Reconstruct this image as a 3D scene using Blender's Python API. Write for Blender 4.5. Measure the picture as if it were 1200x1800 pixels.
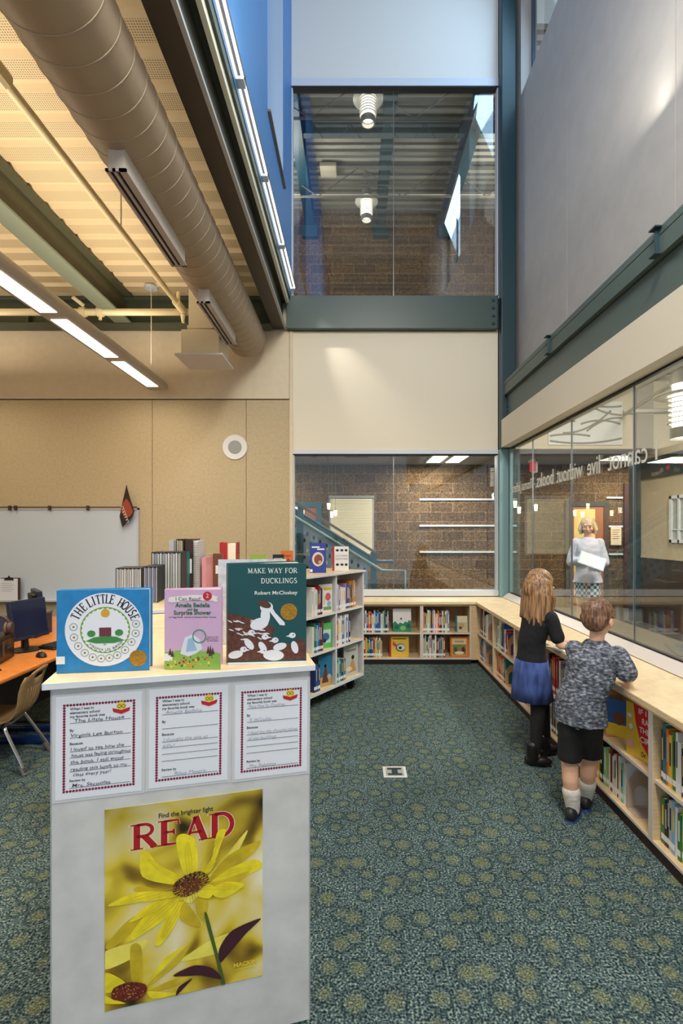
import bpy, bmesh, math, random
from mathutils import Vector, Matrix, Euler
PI = math.pi
random.seed(7)
for _o in list(bpy.data.objects):
    bpy.data.objects.remove(_o)
scene = bpy.context.scene
COL = scene.collection

# ------------------------------------------------------------------ camera
CH, F, X0, Y0 = 1.62, 880.0, 622.0, 932.0       # eye height, focal length and principal point in the 1200x1800 frame
cam = bpy.data.cameras.new('camera')
cam.sensor_fit = 'VERTICAL'; cam.sensor_height = 36; cam.sensor_width = 24
cam.lens = F/1800*36
cam.shift_x = -(X0-600)/1800; cam.shift_y = (Y0-900)/1800
cam.clip_start = 0.05; cam.clip_end = 200
camo = bpy.data.objects.new('camera', cam); COL.objects.link(camo)
camo.location = (0, 0, CH); camo.rotation_euler = (PI/2, 0, 0)
scene.camera = camo

# ------------------------------------------------------------------ exposure, world
scene.view_settings.view_transform = 'Standard'
scene.view_settings.look = 'None'
scene.view_settings.gamma = 1
scene.view_settings.use_curve_mapping = False
scene.view_settings.exposure = 0.17
w = bpy.data.worlds.new('world'); scene.world = w; w.use_nodes = True
w.node_tree.nodes['Background'].inputs[0].default_value = (0.80, 0.90, 1.0, 1)
w.node_tree.nodes['Background'].inputs[1].default_value = 0.62
cy = scene.cycles
try:
    cy.max_bounces = 7; cy.transparent_max_bounces = 24; cy.glossy_bounces = 4; cy.diffuse_bounces = 4
    cy.caustics_reflective = False; cy.caustics_refractive = False
    cy.sample_clamp_indirect = 4.0; cy.use_denoising = True
except Exception:
    pass

def area(name, loc, size, power, col, aim, sizey=None):
    l = bpy.data.lights.new(name, 'AREA'); l.energy = power; l.color = col
    l.shape = 'RECTANGLE'; l.size = size; l.size_y = sizey or size
    o = bpy.data.objects.new(name, l); COL.objects.link(o); o.location = loc
    o.rotation_euler = (Vector(aim)-Vector(loc)).to_track_quat('-Z', 'Y').to_euler()
    return o
def point(name, loc, power, col, r=0.1):
    l = bpy.data.lights.new(name, 'POINT'); l.energy = power; l.color = col; l.shadow_soft_size = r
    o = bpy.data.objects.new(name, l); COL.objects.link(o); o.location = loc
    return o
WARM, NEUT, COOL = (1, .84, .63), (1, .93, .82), (.45, .70, 1.0)
# daylight through the two clerestory windows of the right wall
area('clerestory_daylight', (2.40, 5.1, 8.0), 1.6, 70, COOL, (-1, 4.6, 6.6), 2.2)
area('clerestory_daylight', (2.40, 2.3, 8.0), 1.6, 70, COOL, (-1, 2.3, 6.6), 1.6)
# lamps of the reading room, then unseen fill lights added in the atrium
area('pendant_downlight', (-2.5, 3.0, 3.36), .14, 60, WARM, (-2.5, 3.0, 0), 6.0)
area('pendant_uplight', (-2.5, 3.0, 3.62), .14, 46, WARM, (-2.5, 3.0, 9), 6.0)
area('pendant_downlight', (-4.6, 3.0, 3.36), .14, 40, WARM, (-4.6, 3.0, 0), 6.0)
area('pendant_uplight', (-4.6, 3.0, 3.62), .14, 46, WARM, (-4.6, 3.0, 9), 6.0)
area('atrium_fill', (0.6, 0.9, 5.9), .8, 150, NEUT, (0.6, 1.6, 0), .8)
area('atrium_fill', (0.6, -1.0, 5.2), .9, 120, NEUT, (0.6, 1.2, 0), .9)
area('atrium_up_fill', (0.0, 0.2, 5.9), .8, 95, NEUT, (-.2, 5.6, 9.2), .8)  # added to brighten the upper walls and roof, no fixture here
def spot(name, loc, power, col, aim, ang, blend=1, r=.02):
    l = bpy.data.lights.new(name, 'SPOT'); l.energy = power; l.color = col; l.spot_size = ang; l.spot_blend = blend; l.shadow_soft_size = r
    o = bpy.data.objects.new(name, l); COL.objects.link(o); o.location = loc
    o.rotation_euler = (Vector(aim)-Vector(loc)).to_track_quat('-Z', 'Y').to_euler()
spot('strip_end_light', (-.72, 6.16, 4.72), 62, NEUT, (.12, 6.5, 3.42), .50)
# ceiling panels of the hall behind the glass, then unseen fill lights added
area('hall_panel_light', (1.6, 9.6, 2.95), .7, 95, NEUT, (1.6, 9.6, 0), .8)
area('hall_panel_light', (5.4, 9.5, 2.95), 1.2, 90, NEUT, (5.4, 9.5, 0), .5)
area('hall_panel_light', (-2.2, 9.5, 2.95), .8, 80, NEUT, (-2.2, 9.5, 0), .8)  # no panel here, area light added for the general hall level
area('lobby_fill', (3.9, 5.0, 3.95), .7, 210, NEUT, (3.9, 5.8, 0), .7)  # added fill for the hall front and the woman
area('lobby_fill', (.3, 6.85, 4.3), .35, 60, NEUT, (.3, 7.7, .6), .35)  # added fill for the face of the stair balustrade
point('upper_hall_fill', (-1.2, 8.8, 7.3), 90, NEUT, .3)  # these points have no fixture, added to brighten the upper hall
point('upper_hall_fill', (2.6, 8.8, 7.3), 90, NEUT, .3)
point('upper_hall_fill', (.2, 8.0, 4.9), 50, NEUT, .3)

# ------------------------------------------------------------------ helpers
def lin(c):
    c = c/255.0
    return c/12.92 if c <= .04045 else ((c+.055)/1.055)**2.4
def rgb(c): return (lin(c[0]), lin(c[1]), lin(c[2]), 1)
MATS = {}
def newmat(name):
    m = bpy.data.materials.new(name); m.use_nodes = True
    nt = m.node_tree; b = nt.nodes['Principled BSDF']
    return m, nt, b
def mat(name, c, rough=.5, metal=0, vary=.0, scale=8, bump=0, bscale=60, spec=None):
    if name in MATS: return MATS[name]
    m, nt, b = newmat(name); N, L = nt.nodes, nt.links
    b.inputs['Roughness'].default_value = rough; b.inputs['Metallic'].default_value = metal
    if spec is not None: b.inputs['Specular IOR Level'].default_value = spec
    if vary:
        tc = N.new('ShaderNodeTexCoord'); n = N.new('ShaderNodeTexNoise'); n.inputs['Scale'].default_value = scale
        n.inputs['Detail'].default_value = 5
        L.new(tc.outputs['Object'], n.inputs['Vector'])
        r = N.new('ShaderNodeValToRGB'); L.new(n.outputs['Fac'], r.inputs[0])
        lo = [max(0, x*(1-vary)) for x in c]; hi = [min(255, x*(1+vary)) for x in c]
        r.color_ramp.elements[0].position = .3; r.color_ramp.elements[1].position = .7
        r.color_ramp.elements[0].color = rgb(lo); r.color_ramp.elements[1].color = rgb(hi)
        L.new(r.outputs[0], b.inputs['Base Color'])
    else:
        b.inputs['Base Color'].default_value = rgb(c)
    if bump:
        tc = N.new('ShaderNodeTexCoord'); n = N.new('ShaderNodeTexNoise'); n.inputs['Scale'].default_value = bscale
        L.new(tc.outputs['Object'], n.inputs['Vector'])
        bp = N.new('ShaderNodeBump'); bp.inputs['Strength'].default_value = bump; bp.inputs['Distance'].default_value = .01
        L.new(n.outputs['Fac'], bp.inputs['Height']); L.new(bp.outputs[0], b.inputs['Normal'])
    MATS[name] = m
    return m
def emis(name, c, s):
    if name in MATS: return MATS[name]
    m, nt, b = newmat(name)
    b.inputs['Base Color'].default_value = rgb(c)
    b.inputs['Emission Color'].default_value = rgb(c); b.inputs['Emission Strength'].default_value = s
    MATS[name] = m; return m
def glass(name, tint=(1, 1, 1), base=.05, top=.9):
    """thin clear pane: see-through straight on, mirror-like at a glancing angle"""
    m = bpy.data.materials.new(name); m.use_nodes = True
    nt = m.node_tree; N, L = nt.nodes, nt.links; N.clear()
    out = N.new('ShaderNodeOutputMaterial'); mix = N.new('ShaderNodeMixShader')
    tr = N.new('ShaderNodeBsdfTransparent'); tr.inputs[0].default_value = (*tint, 1)
    gl = N.new('ShaderNodeBsdfGlossy'); gl.inputs['Roughness'].default_value = 0.0
    lw = N.new('ShaderNodeLayerWeight'); lw.inputs[0].default_value = .5
    p = N.new('ShaderNodeMath'); p.operation = 'POWER'; p.inputs[1].default_value = 4.0
    ma = N.new('ShaderNodeMath'); ma.operation = 'MULTIPLY_ADD'; ma.inputs[1].default_value = top; ma.inputs[2].default_value = base
    L.new(lw.outputs['Facing'], p.inputs[0]); L.new(p.outputs[0], ma.inputs[0]); L.new(ma.outputs[0], mix.inputs[0])
    L.new(tr.outputs[0], mix.inputs[1]); L.new(gl.outputs[0], mix.inputs[2]); L.new(mix.outputs[0], out.inputs[0])
    MATS[name] = m; return m

class MB:
    def __init__(s): s.v = []; s.f = []; s.m = []
    def add(s, vs, fs, mi=0):
        n = len(s.v); s.v += [tuple(p) for p in vs]
        s.f += [tuple(i+n for i in f) for f in fs]; s.m += [mi]*len(fs)
        return s
    def box(s, x0, y0, z0, x1, y1, z1, mi=0):
        x0, x1 = min(x0, x1), max(x0, x1); y0, y1 = min(y0, y1), max(y0, y1); z0, z1 = min(z0, z1), max(z0, z1)
        return s.add([(x0,y0,z0),(x1,y0,z0),(x1,y1,z0),(x0,y1,z0),(x0,y0,z1),(x1,y0,z1),(x1,y1,z1),(x0,y1,z1)],
                     [(0,3,2,1),(4,5,6,7),(0,1,5,4),(1,2,6,5),(2,3,7,6),(3,0,4,7)], mi)
    def xbox(s, M, sx, sy, sz, mi=0):
        """box centred on M with full sizes"""
        vs = [M @ Vector((a*sx/2, b*sy/2, c*sz/2)) for c in (-1,1) for a, b in ((-1,-1),(1,-1),(1,1),(-1,1))]
        return s.add(vs, [(0,3,2,1),(4,5,6,7),(0,1,5,4),(1,2,6,5),(2,3,7,6),(3,0,4,7)], mi)
    def cyl(s, p0, p1, r0, r1=None, n=16, mi=0, caps=True):
        r1 = r0 if r1 is None else r1
        p0, p1 = Vector(p0), Vector(p1); d = (p1-p0).normalized()
        a = d.orthogonal().normalized(); b = d.cross(a)
        vs = []
        for p, r in ((p0, r0), (p1, r1)):
            for i in range(n):
                t = 2*PI*i/n; vs.append(p + a*(r*math.cos(t)) + b*(r*math.sin(t)))
        fs = [(i, (i+1) % n, n+(i+1) % n, n+i) for i in range(n)]
        if caps: fs += [tuple(range(n-1, -1, -1)), tuple(range(n, 2*n))]
        return s.add(vs, fs, mi)
    def tube(s, pts, r, n=8, mi=0, closed=False):
        pts = [Vector(p) for p in pts]; m = len(pts); vs = []; fs = []
        a = None
        for i, p in enumerate(pts):
            if closed: t = pts[(i+1) % m]-pts[i-1]
            else: t = pts[min(i+1, m-1)]-pts[max(i-1, 0)]
            t.normalize()
            if a is None: a = t.orthogonal().normalized()
            a = (a - t*a.dot(t))
            a = a.normalized() if a.length > 1e-6 else t.orthogonal().normalized()
            b = t.cross(a)
            rr = r[i] if isinstance(r, (list, tuple)) else r
            for k in range(n):
                th = 2*PI*k/n; vs.append(p+a*(rr*math.cos(th))+b*(rr*math.sin(th)))
        for i in range(m if closed else m-1):
            j = (i+1) % m
            for k in range(n):
                fs.append((i*n+k, i*n+(k+1) % n, j*n+(k+1) % n, j*n+k))
        if not closed: fs += [tuple(range(n-1, -1, -1)), tuple(range((m-1)*n, m*n))]
        return s.add(vs, fs, mi)
    def lathe(s, prof, c=(0, 0, 0), n=24, mi=0, axis='Z'):
        vs = []; fs = []; m = len(prof)
        for r, z in prof:
            for k in range(n):
                th = 2*PI*k/n
                q = (r*math.cos(th), r*math.sin(th), z)
                if axis == 'Y': q = (q[0], q[2], q[1])
                vs.append((c[0]+q[0], c[1]+q[1], c[2]+q[2]))
        for i in range(m-1):
            for k in range(n):
                f = (i*n+k, i*n+(k+1) % n, (i+1)*n+(k+1) % n, (i+1)*n+k)
                fs.append(f if axis == 'Z' else f[::-1])
        return s.add(vs, fs, mi)
    def prism(s, poly, o, ux, uy, d, mi=0):
        """polygon in the (ux,uy) plane at o, extruded along d"""
        o, ux, uy, d = Vector(o), Vector(ux), Vector(uy), Vector(d); n = len(poly)
        A = [o+ux*p[0]+uy*p[1] for p in poly]; B = [p+d for p in A]
        fs = [tuple(range(n-1, -1, -1)), tuple(range(n, 2*n))] + [(i, (i+1) % n, n+(i+1) % n, n+i) for i in range(n)]
        return s.add(A+B, fs, mi)
    def poly(s, pts, mi=0): return s.add(pts, [tuple(range(len(pts)))], mi)
    def ell(s, c, r, rot=None, nu=16, nv=10, mi=0):
        M = (rot or Matrix.Identity(3)); vs = []; fs = []
        for j in range(nv+1):
            ph = -PI/2+PI*j/nv
            for i in range(nu):
                th = 2*PI*i/nu
                vs.append(Vector(c)+M @ Vector((r[0]*math.cos(ph)*math.cos(th), r[1]*math.cos(ph)*math.sin(th), r[2]*math.sin(ph))))
        for j in range(nv):
            for i in range(nu):
                fs.append((j*nu+i, j*nu+(i+1) % nu, (j+1)*nu+(i+1) % nu, (j+1)*nu+i))
        return s.add(vs, fs, mi)
    def xf(s, M):
        s.v = [tuple(M @ Vector(p)) for p in s.v]; return s
    def mesh(s, name, mats, smooth=False):
        me = bpy.data.meshes.new(name)
        me.from_pydata(s.v, [], s.f)
        mats = mats if isinstance(mats, (list, tuple)) else [mats]
        for m in mats: me.materials.append(m)
        if len(mats) > 1: me.polygons.foreach_set('material_index', s.m)
        bm = bmesh.new(); bm.from_mesh(me)
        bmesh.ops.remove_doubles(bm, verts=bm.verts, dist=1e-6) if smooth else None
        bmesh.ops.recalc_face_normals(bm, faces=bm.faces)
        bm.to_mesh(me); bm.free()
        if smooth: me.polygons.foreach_set('use_smooth', [True]*len(me.polygons))
        me.update()
        return me
    def build(s, name, mats, parent=None, smooth=False, bevel=0, world=False, label=None, seg=2):
        o = bpy.data.objects.new(name, s.mesh(name, mats, smooth)); COL.objects.link(o)
        if parent is not None:
            o.parent = parent
            if world: o.matrix_parent_inverse = Matrix.LocRotScale(parent.location, parent.rotation_euler, parent.scale).inverted()
        if label: o['label'] = label
        if bevel:
            b = o.modifiers.new('bevel', 'BEVEL'); b.width = bevel; b.segments = seg; b.limit_method = 'ANGLE'; b.angle_limit = .7
        if smooth == 'auto' :
            pass
        return o
LABELS = {}
def tag(o, label=None, cat=None, group=None, kind=None):
    if label:
        o['label'] = label; n = len(label.split())
        if not 4 <= n <= 16: print('LABEL LENGTH', n, label)
        if label in LABELS: print('DUP LABEL', label)
        LABELS[label] = 1
    if cat: o['category'] = cat
    if group: o['group'] = group
    if kind: o['kind'] = kind
    return o
def thing(name, label=None, cat=None, loc=(0, 0, 0), rz=0, group=None, kind=None, rot=None):
    o = bpy.data.objects.new(name, None); COL.objects.link(o); o.empty_display_size = .1
    o.location = loc; o.rotation_euler = rot or (0, 0, rz)
    return tag(o, label, cat, group, kind)
def struct(mb, name, m, label=None, **k):
    o = mb.build(name, m, **k); o['kind'] = 'structure'
    if label: o['label'] = label
    return o
def ray_y(x, y, Y): return Vector(((x-X0)/F*Y, Y, CH-(y-Y0)/F*Y))         # the place on the vertical plane Y that the photo shows at x, y
def ray_z(x, y, Z):
    Y = (CH-Z)*F/(y-Y0); return Vector(((x-X0)/F*Y, Y, Z))
def ray_x(x, y, X):
    Y = X*F/(x-X0); return Vector((X, Y, CH-(y-Y0)/F*Y))

_txt = {}
def glyph_mesh(s, bold=0, shear=0, sp=1.0):
    k = (s, bold, shear, sp)
    if k not in _txt:
        cu = bpy.data.curves.new('t', 'FONT'); cu.body = s; cu.size = 1; cu.offset = bold; cu.shear = shear; cu.space_character = sp
        cu.resolution_u = 3
        o = bpy.data.objects.new('t', cu); COL.objects.link(o)
        dg = bpy.context.evaluated_depsgraph_get()
        me = bpy.data.meshes.new_from_object(o.evaluated_get(dg))
        _txt[k] = ([tuple(v.co[:2]) for v in me.vertices], [tuple(p.vertices) for p in me.polygons])
        bpy.data.objects.remove(o); bpy.data.curves.remove(cu); bpy.data.meshes.remove(me)
    return _txt[k]
def text(mb, s, o, ux, uy, width=None, height=None, align='L', bold=0, shear=0, sp=1.0, mi=0, mirror=False, wob=0):
    """lettering laid on the plane (ux,uy) at o; height is the cap height, width squeezes it"""
    vs, fs = glyph_mesh(s, bold, shear, sp)
    if not vs: return mb
    x0 = min(v[0] for v in vs); x1 = max(v[0] for v in vs)
    o, ux, uy = Vector(o), Vector(ux).normalized(), Vector(uy).normalized()
    sc = height/.72 if height else width/(x1-x0)
    sx = (width/(x1-x0)) if width else sc
    off = {'L': 0, 'C': -(x1-x0)*sx/2, 'R': -(x1-x0)*sx}[align]
    rnd = random.Random(len(s))
    P = [o+ux*(off+(v[0]-x0)*sx)+uy*(v[1]*sc+(wob*math.sin(v[0]*3.1)+wob*.5*math.sin(v[0]*7.7) if wob else 0)) for v in vs]
    return mb.add(P, fs, mi)
def arc_text(mb, s, c, ux, uy, R, a0, a1, h, bold=0, inside=False, mi=0, fn=None):
    c, ux, uy = Vector(c), Vector(ux).normalized(), Vector(uy).normalized()
    n = len(s)
    for i, ch in enumerate(s):
        if ch == ' ': continue
        a = a0+(a1-a0)*(i+.5)/n
        rad = ux*math.cos(a)+uy*math.sin(a); tan = ux*math.sin(a)-uy*math.cos(a)
        if inside: rad, tan = -rad, -tan
        p = c+(ux*math.cos(a)+uy*math.sin(a))*R
        if fn: fn(mb, ch, p, tan, rad, h, mi)
        else: text(mb, ch, p, tan, rad, height=h, align='C', bold=bold, mi=mi)
    return mb

# a small serif alphabet: thick and thin strokes plus serif bars, cap height 1
def _arc(cx, cy_, rx, ry, a0, a1, n=14): return [(cx+rx*math.cos(math.radians(a0+(a1-a0)*i/n)), cy_+ry*math.sin(math.radians(a0+(a1-a0)*i/n))) for i in range(n+1)]
SER = {
 'R': (.80, [([(.18,0),(.18,1)],1), ([(.18,.97)]+_arc(.40,.74,.24,.23,90,-90)+[(.18,.51)],.6), ([(.40,.51),(.72,.02)],1)], [(.18,0),(.18,1),(.76,0)]),
 'E': (.72, [([(.18,0),(.18,1)],1), ([(.18,.97),(.62,.97),(.62,.80)],.5), ([(.18,.52),(.48,.52)],.5), ([(.48,.62),(.48,.42)],.4), ([(.18,.03),(.66,.03),(.66,.24)],.5)], [(.18,0),(.18,1)]),
 'A': (.82, [([(.12,0),(.41,1)],.5), ([(.41,1),(.70,0)],1.05), ([(.22,.36),(.60,.36)],.5)], [(.12,0),(.70,0)]),
 'D': (.84, [([(.18,0),(.18,1)],1), ([(.18,.97),(.38,.97)]+_arc(.38,.5,.36,.47,90,-90)+[(.18,.03)],.75)], [(.18,0),(.18,1)]),
 'M': (1.0, [([(.16,0),(.18,1)],.5), ([(.18,1),(.50,.1)],1), ([(.50,.1),(.82,1)],.5), ([(.83,0),(.81,1)],1)], [(.16,0),(.83,0),(.13,1),(.87,1)]),
 'K': (.84, [([(.18,0),(.18,1)],1), ([(.20,.45),(.66,1)],.5), ([(.34,.58),(.72,0)],1)], [(.18,0),(.18,1),(.68,1),(.74,0)]),
 'W': (1.12, [([(.08,1),(.32,0)],1), ([(.32,0),(.56,.9)],.5), ([(.56,.9),(.80,0)],1), ([(.80,0),(1.03,1)],.5)], [(.08,1),(1.03,1)]),
 'Y': (.80, [([(.10,1),(.40,.45)],1), ([(.70,1),(.40,.45)],.5), ([(.40,.45),(.40,0)],1)], [(.10,1),(.70,1),(.40,0)]),
 'F': (.68, [([(.18,0),(.18,1)],1), ([(.18,.97),(.60,.97),(.60,.78)],.5), ([(.18,.52),(.46,.52)],.5), ([(.46,.62),(.46,.42)],.4)], [(.18,0),(.18,1)]),
 'O': (.86, [(_arc(.43,.5,.34,.49,0,360,28),.85)], []),
 'U': (.84, [([(.18,1),(.18,.34)]+_arc(.43,.32,.25,.32,180,360)+[(.68,1)],.85)], [(.18,1),(.68,1)]),
 'C': (.80, [(_arc(.45,.5,.35,.48,50,310,22),.85), ([(.68,.98),(.68,.72)],.4)], []),
 'L': (.68, [([(.18,0),(.18,1)],1), ([(.18,.03),(.62,.03),(.62,.26)],.5)], [(.18,0),(.18,1)]),
 'I': (.38, [([(.19,0),(.19,1)],1)], [(.19,0),(.19,1)]),
 'N': (.90, [([(.16,0),(.16,1)],.5), ([(.16,1),(.74,0)],1), ([(.74,0),(.74,1)],.5)], [(.16,0),(.13,1),(.74,1)]),
 'G': (.86, [(_arc(.45,.5,.35,.48,50,300,22),.85), ([(.70,.42),(.70,.06)],.9)], [(.70,.42)]),
 'S': (.66, [(_arc(.33,.74,.21,.23,40,230,14)+_arc(.33,.26,.23,.24,70,-140,16),.85)], []),
 'T': (.76, [([(.38,0),(.38,1)],1), ([(.08,.80),(.10,.97),(.66,.97),(.68,.80)],.5)], [(.38,0)]),
 'H': (.88, [([(.18,0),(.18,1)],1), ([(.70,0),(.70,1)],1), ([(.18,.5),(.70,.5)],.5)], [(.18,0),(.18,1),(.70,0),(.70,1)]),
}
def ribbon(mb, pts, wd, o, ux, uy, mi=0):
    P = [Vector((p[0], p[1])) for p in pts]; L = []; R = []
    for i, p in enumerate(P):
        t = (P[min(i+1, len(P)-1)]-P[max(i-1, 0)])
        if t.length == 0: continue
        t.normalize(); n = Vector((-t.y, t.x))*wd/2
        L.append(p+n); R.append(p-n)
    f3 = lambda q: o+ux*q.x+uy*q.y
    for i in range(len(L)-1):
        mb.poly([f3(L[i]), f3(R[i]), f3(R[i+1]), f3(L[i+1])], mi)
def serif_char(mb, ch, o, ux, uy, h, mi=0, th=.16, centre=True, sq=1.0):
    if ch not in SER: return .35*h
    wd, st, se = SER[ch]; ux, uy = Vector(ux).normalized()*h*sq, Vector(uy).normalized()*h
    o = Vector(o)-(ux*wd/2 if centre else ux*0)
    for pts, k in st: ribbon(mb, pts, th*k, o, ux, uy, mi)
    for x, y in se: ribbon(mb, [(x-th*.95, y+(.02 if y < .5 else -.02)), (x+th*.95, y+(.02 if y < .5 else -.02))], .045, o, ux, uy, mi)
    return wd*h
def serif_text(mb, s, o, ux, uy, h, align='L', mi=0, th=.16, gap=.04, sx=1.0):
    ux, uy, o = Vector(ux).normalized()*sx, Vector(uy).normalized(), Vector(o)
    W = sum((SER[c][0] if c in SER else .4)+gap for c in s)*h
    x = {'L': 0, 'C': -W/2, 'R': -W}[align]
    for c in s:
        if c in SER:
            wd, st, se = SER[c]
            oo = o+ux*x
            for pts, k in st: ribbon(mb, pts, th*k, oo, ux*h, uy*h, mi)
            for a, b in se: ribbon(mb, [(a-th*.95, b+(.02 if b < .5 else -.02)), (a+th*.95, b+(.02 if b < .5 else -.02))], .045, oo, ux*h, uy*h, mi)
            x += (wd+gap)*h
        else: x += (.4+gap)*h
    return mb
def disc(mb, c, ux, uy, r, n=24, mi=0, ry=None):
    c, ux, uy = Vector(c), Vector(ux).normalized(), Vector(uy).normalized(); ry = ry or r
    return mb.poly([c+ux*(r*math.cos(2*PI*i/n))+uy*(ry*math.sin(2*PI*i/n)) for i in range(n)], mi)
def ring(mb, c, ux, uy, r, wd, n=32, mi=0):
    c, ux, uy = Vector(c), Vector(ux).normalized(), Vector(uy).normalized()
    P = lambda i, q: c+ux*(q*math.cos(2*PI*i/n))+uy*(q*math.sin(2*PI*i/n))
    for i in range(n): mb.poly([P(i, r-wd/2), P(i+1, r-wd/2), P(i+1, r+wd/2), P(i, r+wd/2)], mi)
    return mb
# ------------------------------------------------------------------ procedural surfaces
def carpet():
    m, nt, b = newmat('carpet'); N, L = nt.nodes, nt.links
    b.inputs['Roughness'].default_value = 1; b.inputs['Specular IOR Level'].default_value = .1
    tc = N.new('ShaderNodeTexCoord')
    def ramp(src, els):
        r = N.new('ShaderNodeValToRGB'); L.new(src, r.inputs[0]); cr = r.color_ramp
        while len(cr.elements) < len(els): cr.elements.new(.5)
        for e, (p, c) in zip(cr.elements, els): e.position = p; e.color = c if len(c) == 4 else rgb(c)
        return r.outputs[0]
    def noise(s, d=3):
        n = N.new('ShaderNodeTexNoise'); n.inputs['Scale'].default_value = s; n.inputs['Detail'].default_value = d
        L.new(tc.outputs['Object'], n.inputs['Vector']); return n.outputs['Fac']
    sp = noise(115, 2); sp2 = noise(150, 2); big = noise(7, 2)
    base = ramp(sp, [(.34, (20, 32, 40)), (.46, (60, 82, 88)), (.56, (96, 114, 111)), (.69, (164, 172, 156))])
    spot = ramp(sp2, [(.34, (34, 48, 46)), (.50, (102, 110, 80)), (.66, (162, 162, 118))])
    vo = N.new('ShaderNodeTexVoronoi'); vo.inputs['Scale'].default_value = 8.2; vo.inputs['Randomness'].default_value = .62
    vo.voronoi_dimensions = '2D'
    wob = N.new('ShaderNodeMixRGB'); wob.blend_type = 'ADD'; wob.inputs[0].default_value = .012
    nv = N.new('ShaderNodeTexNoise'); nv.inputs['Scale'].default_value = 40; L.new(tc.outputs['Object'], nv.inputs['Vector'])
    L.new(tc.outputs['Object'], wob.inputs[1]); L.new(nv.outputs['Color'], wob.inputs[2]); L.new(wob.outputs[0], vo.inputs['Vector'])
    # some cells carry a big medallion, some a small one
    sub = N.new('ShaderNodeMath'); sub.operation = 'MULTIPLY_ADD'; sub.inputs[1].default_value = .22; L.new(vo.outputs['Color'], sub.inputs[0]); L.new(vo.outputs['Distance'], sub.inputs[2])
    inside = ramp(sub.outputs[0], [(.16, (.80,.80,.80,1)), (.40, (.0,.0,.0,1))])
    halo = ramp(sub.outputs[0], [(.36, (0,0,0,1)), (.46, (.55,.55,.55,1)), (.56, (0,0,0,1))])
    m1 = N.new('ShaderNodeMixRGB'); L.new(inside, m1.inputs[0]); L.new(base, m1.inputs[1]); L.new(spot, m1.inputs[2])
    m2 = N.new('ShaderNodeMixRGB'); m2.inputs[2].default_value = rgb((20, 38, 44)); L.new(halo, m2.inputs[0]); L.new(m1.outputs[0], m2.inputs[1])
    hs = N.new('ShaderNodeHueSaturation'); L.new(m2.outputs[0], hs.inputs['Color'])
    mm = N.new('ShaderNodeMath'); mm.operation = 'MULTIPLY_ADD'; mm.inputs[1].default_value = .5; mm.inputs[2].default_value = .75; L.new(big, mm.inputs[0]); L.new(mm.outputs[0], hs.inputs['Value'])
    L.new(hs.outputs[0], b.inputs['Base Color'])
    bp = N.new('ShaderNodeBump'); bp.inputs['Strength'].default_value = .5; bp.inputs['Distance'].default_value = .006
    L.new(sp, bp.inputs['Height']); L.new(bp.outputs[0], b.inputs['Normal'])
    return m
def blockwall(name, c1, c2, mortar, speck=.5):
    m, nt, b = newmat(name); N, L = nt.nodes, nt.links
    b.inputs['Roughness'].default_value = .9
    tc = N.new('ShaderNodeTexCoord'); sx = N.new('ShaderNodeSeparateXYZ'); L.new(tc.outputs['Object'], sx.inputs[0])
    cx = N.new('ShaderNodeCombineXYZ'); L.new(sx.outputs['X'], cx.inputs[0]); L.new(sx.outputs['Z'], cx.inputs[1])
    br = N.new('ShaderNodeTexBrick'); L.new(cx.outputs[0], br.inputs['Vector'])
    br.inputs['Scale'].default_value = 1; br.inputs['Brick Width'].default_value = .46; br.inputs['Row Height'].default_value = .2
    br.inputs['Mortar Size'].default_value = .007; br.squash = 1.0
    br.inputs['Color1'].default_value = rgb(c1); br.inputs['Color2'].default_value = rgb(c2); br.inputs['Mortar'].default_value = rgb(mortar)
    n = N.new('ShaderNodeTexNoise'); n.inputs['Scale'].default_value = 45; n.inputs['Detail'].default_value = 4; L.new(tc.outputs['Object'], n.inputs['Vector'])
    r = N.new('ShaderNodeValToRGB'); L.new(n.outputs['Fac'], r.inputs[0]); r.color_ramp.elements[0].position = .38; r.color_ramp.elements[1].position = .66
    r.color_ramp.elements[0].color = (1-speck, 1-speck, 1-speck, 1); r.color_ramp.elements[1].color = (1.0, 1.0, 1.0, 1)
    mx = N.new('ShaderNodeMixRGB'); mx.blend_type = 'MULTIPLY'; mx.inputs[0].default_value = 1
    L.new(br.outputs['Color'], mx.inputs[1]); L.new(r.outputs[0], mx.inputs[2]); L.new(mx.outputs[0], b.inputs['Base Color'])
    bp = N.new('ShaderNodeBump'); bp.inputs['Strength'].default_value = .6; bp.inputs['Distance'].default_value = .02
    L.new(n.outputs['Fac'], bp.inputs['Height']); L.new(bp.outputs[0], b.inputs['Normal'])
    return m
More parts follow.
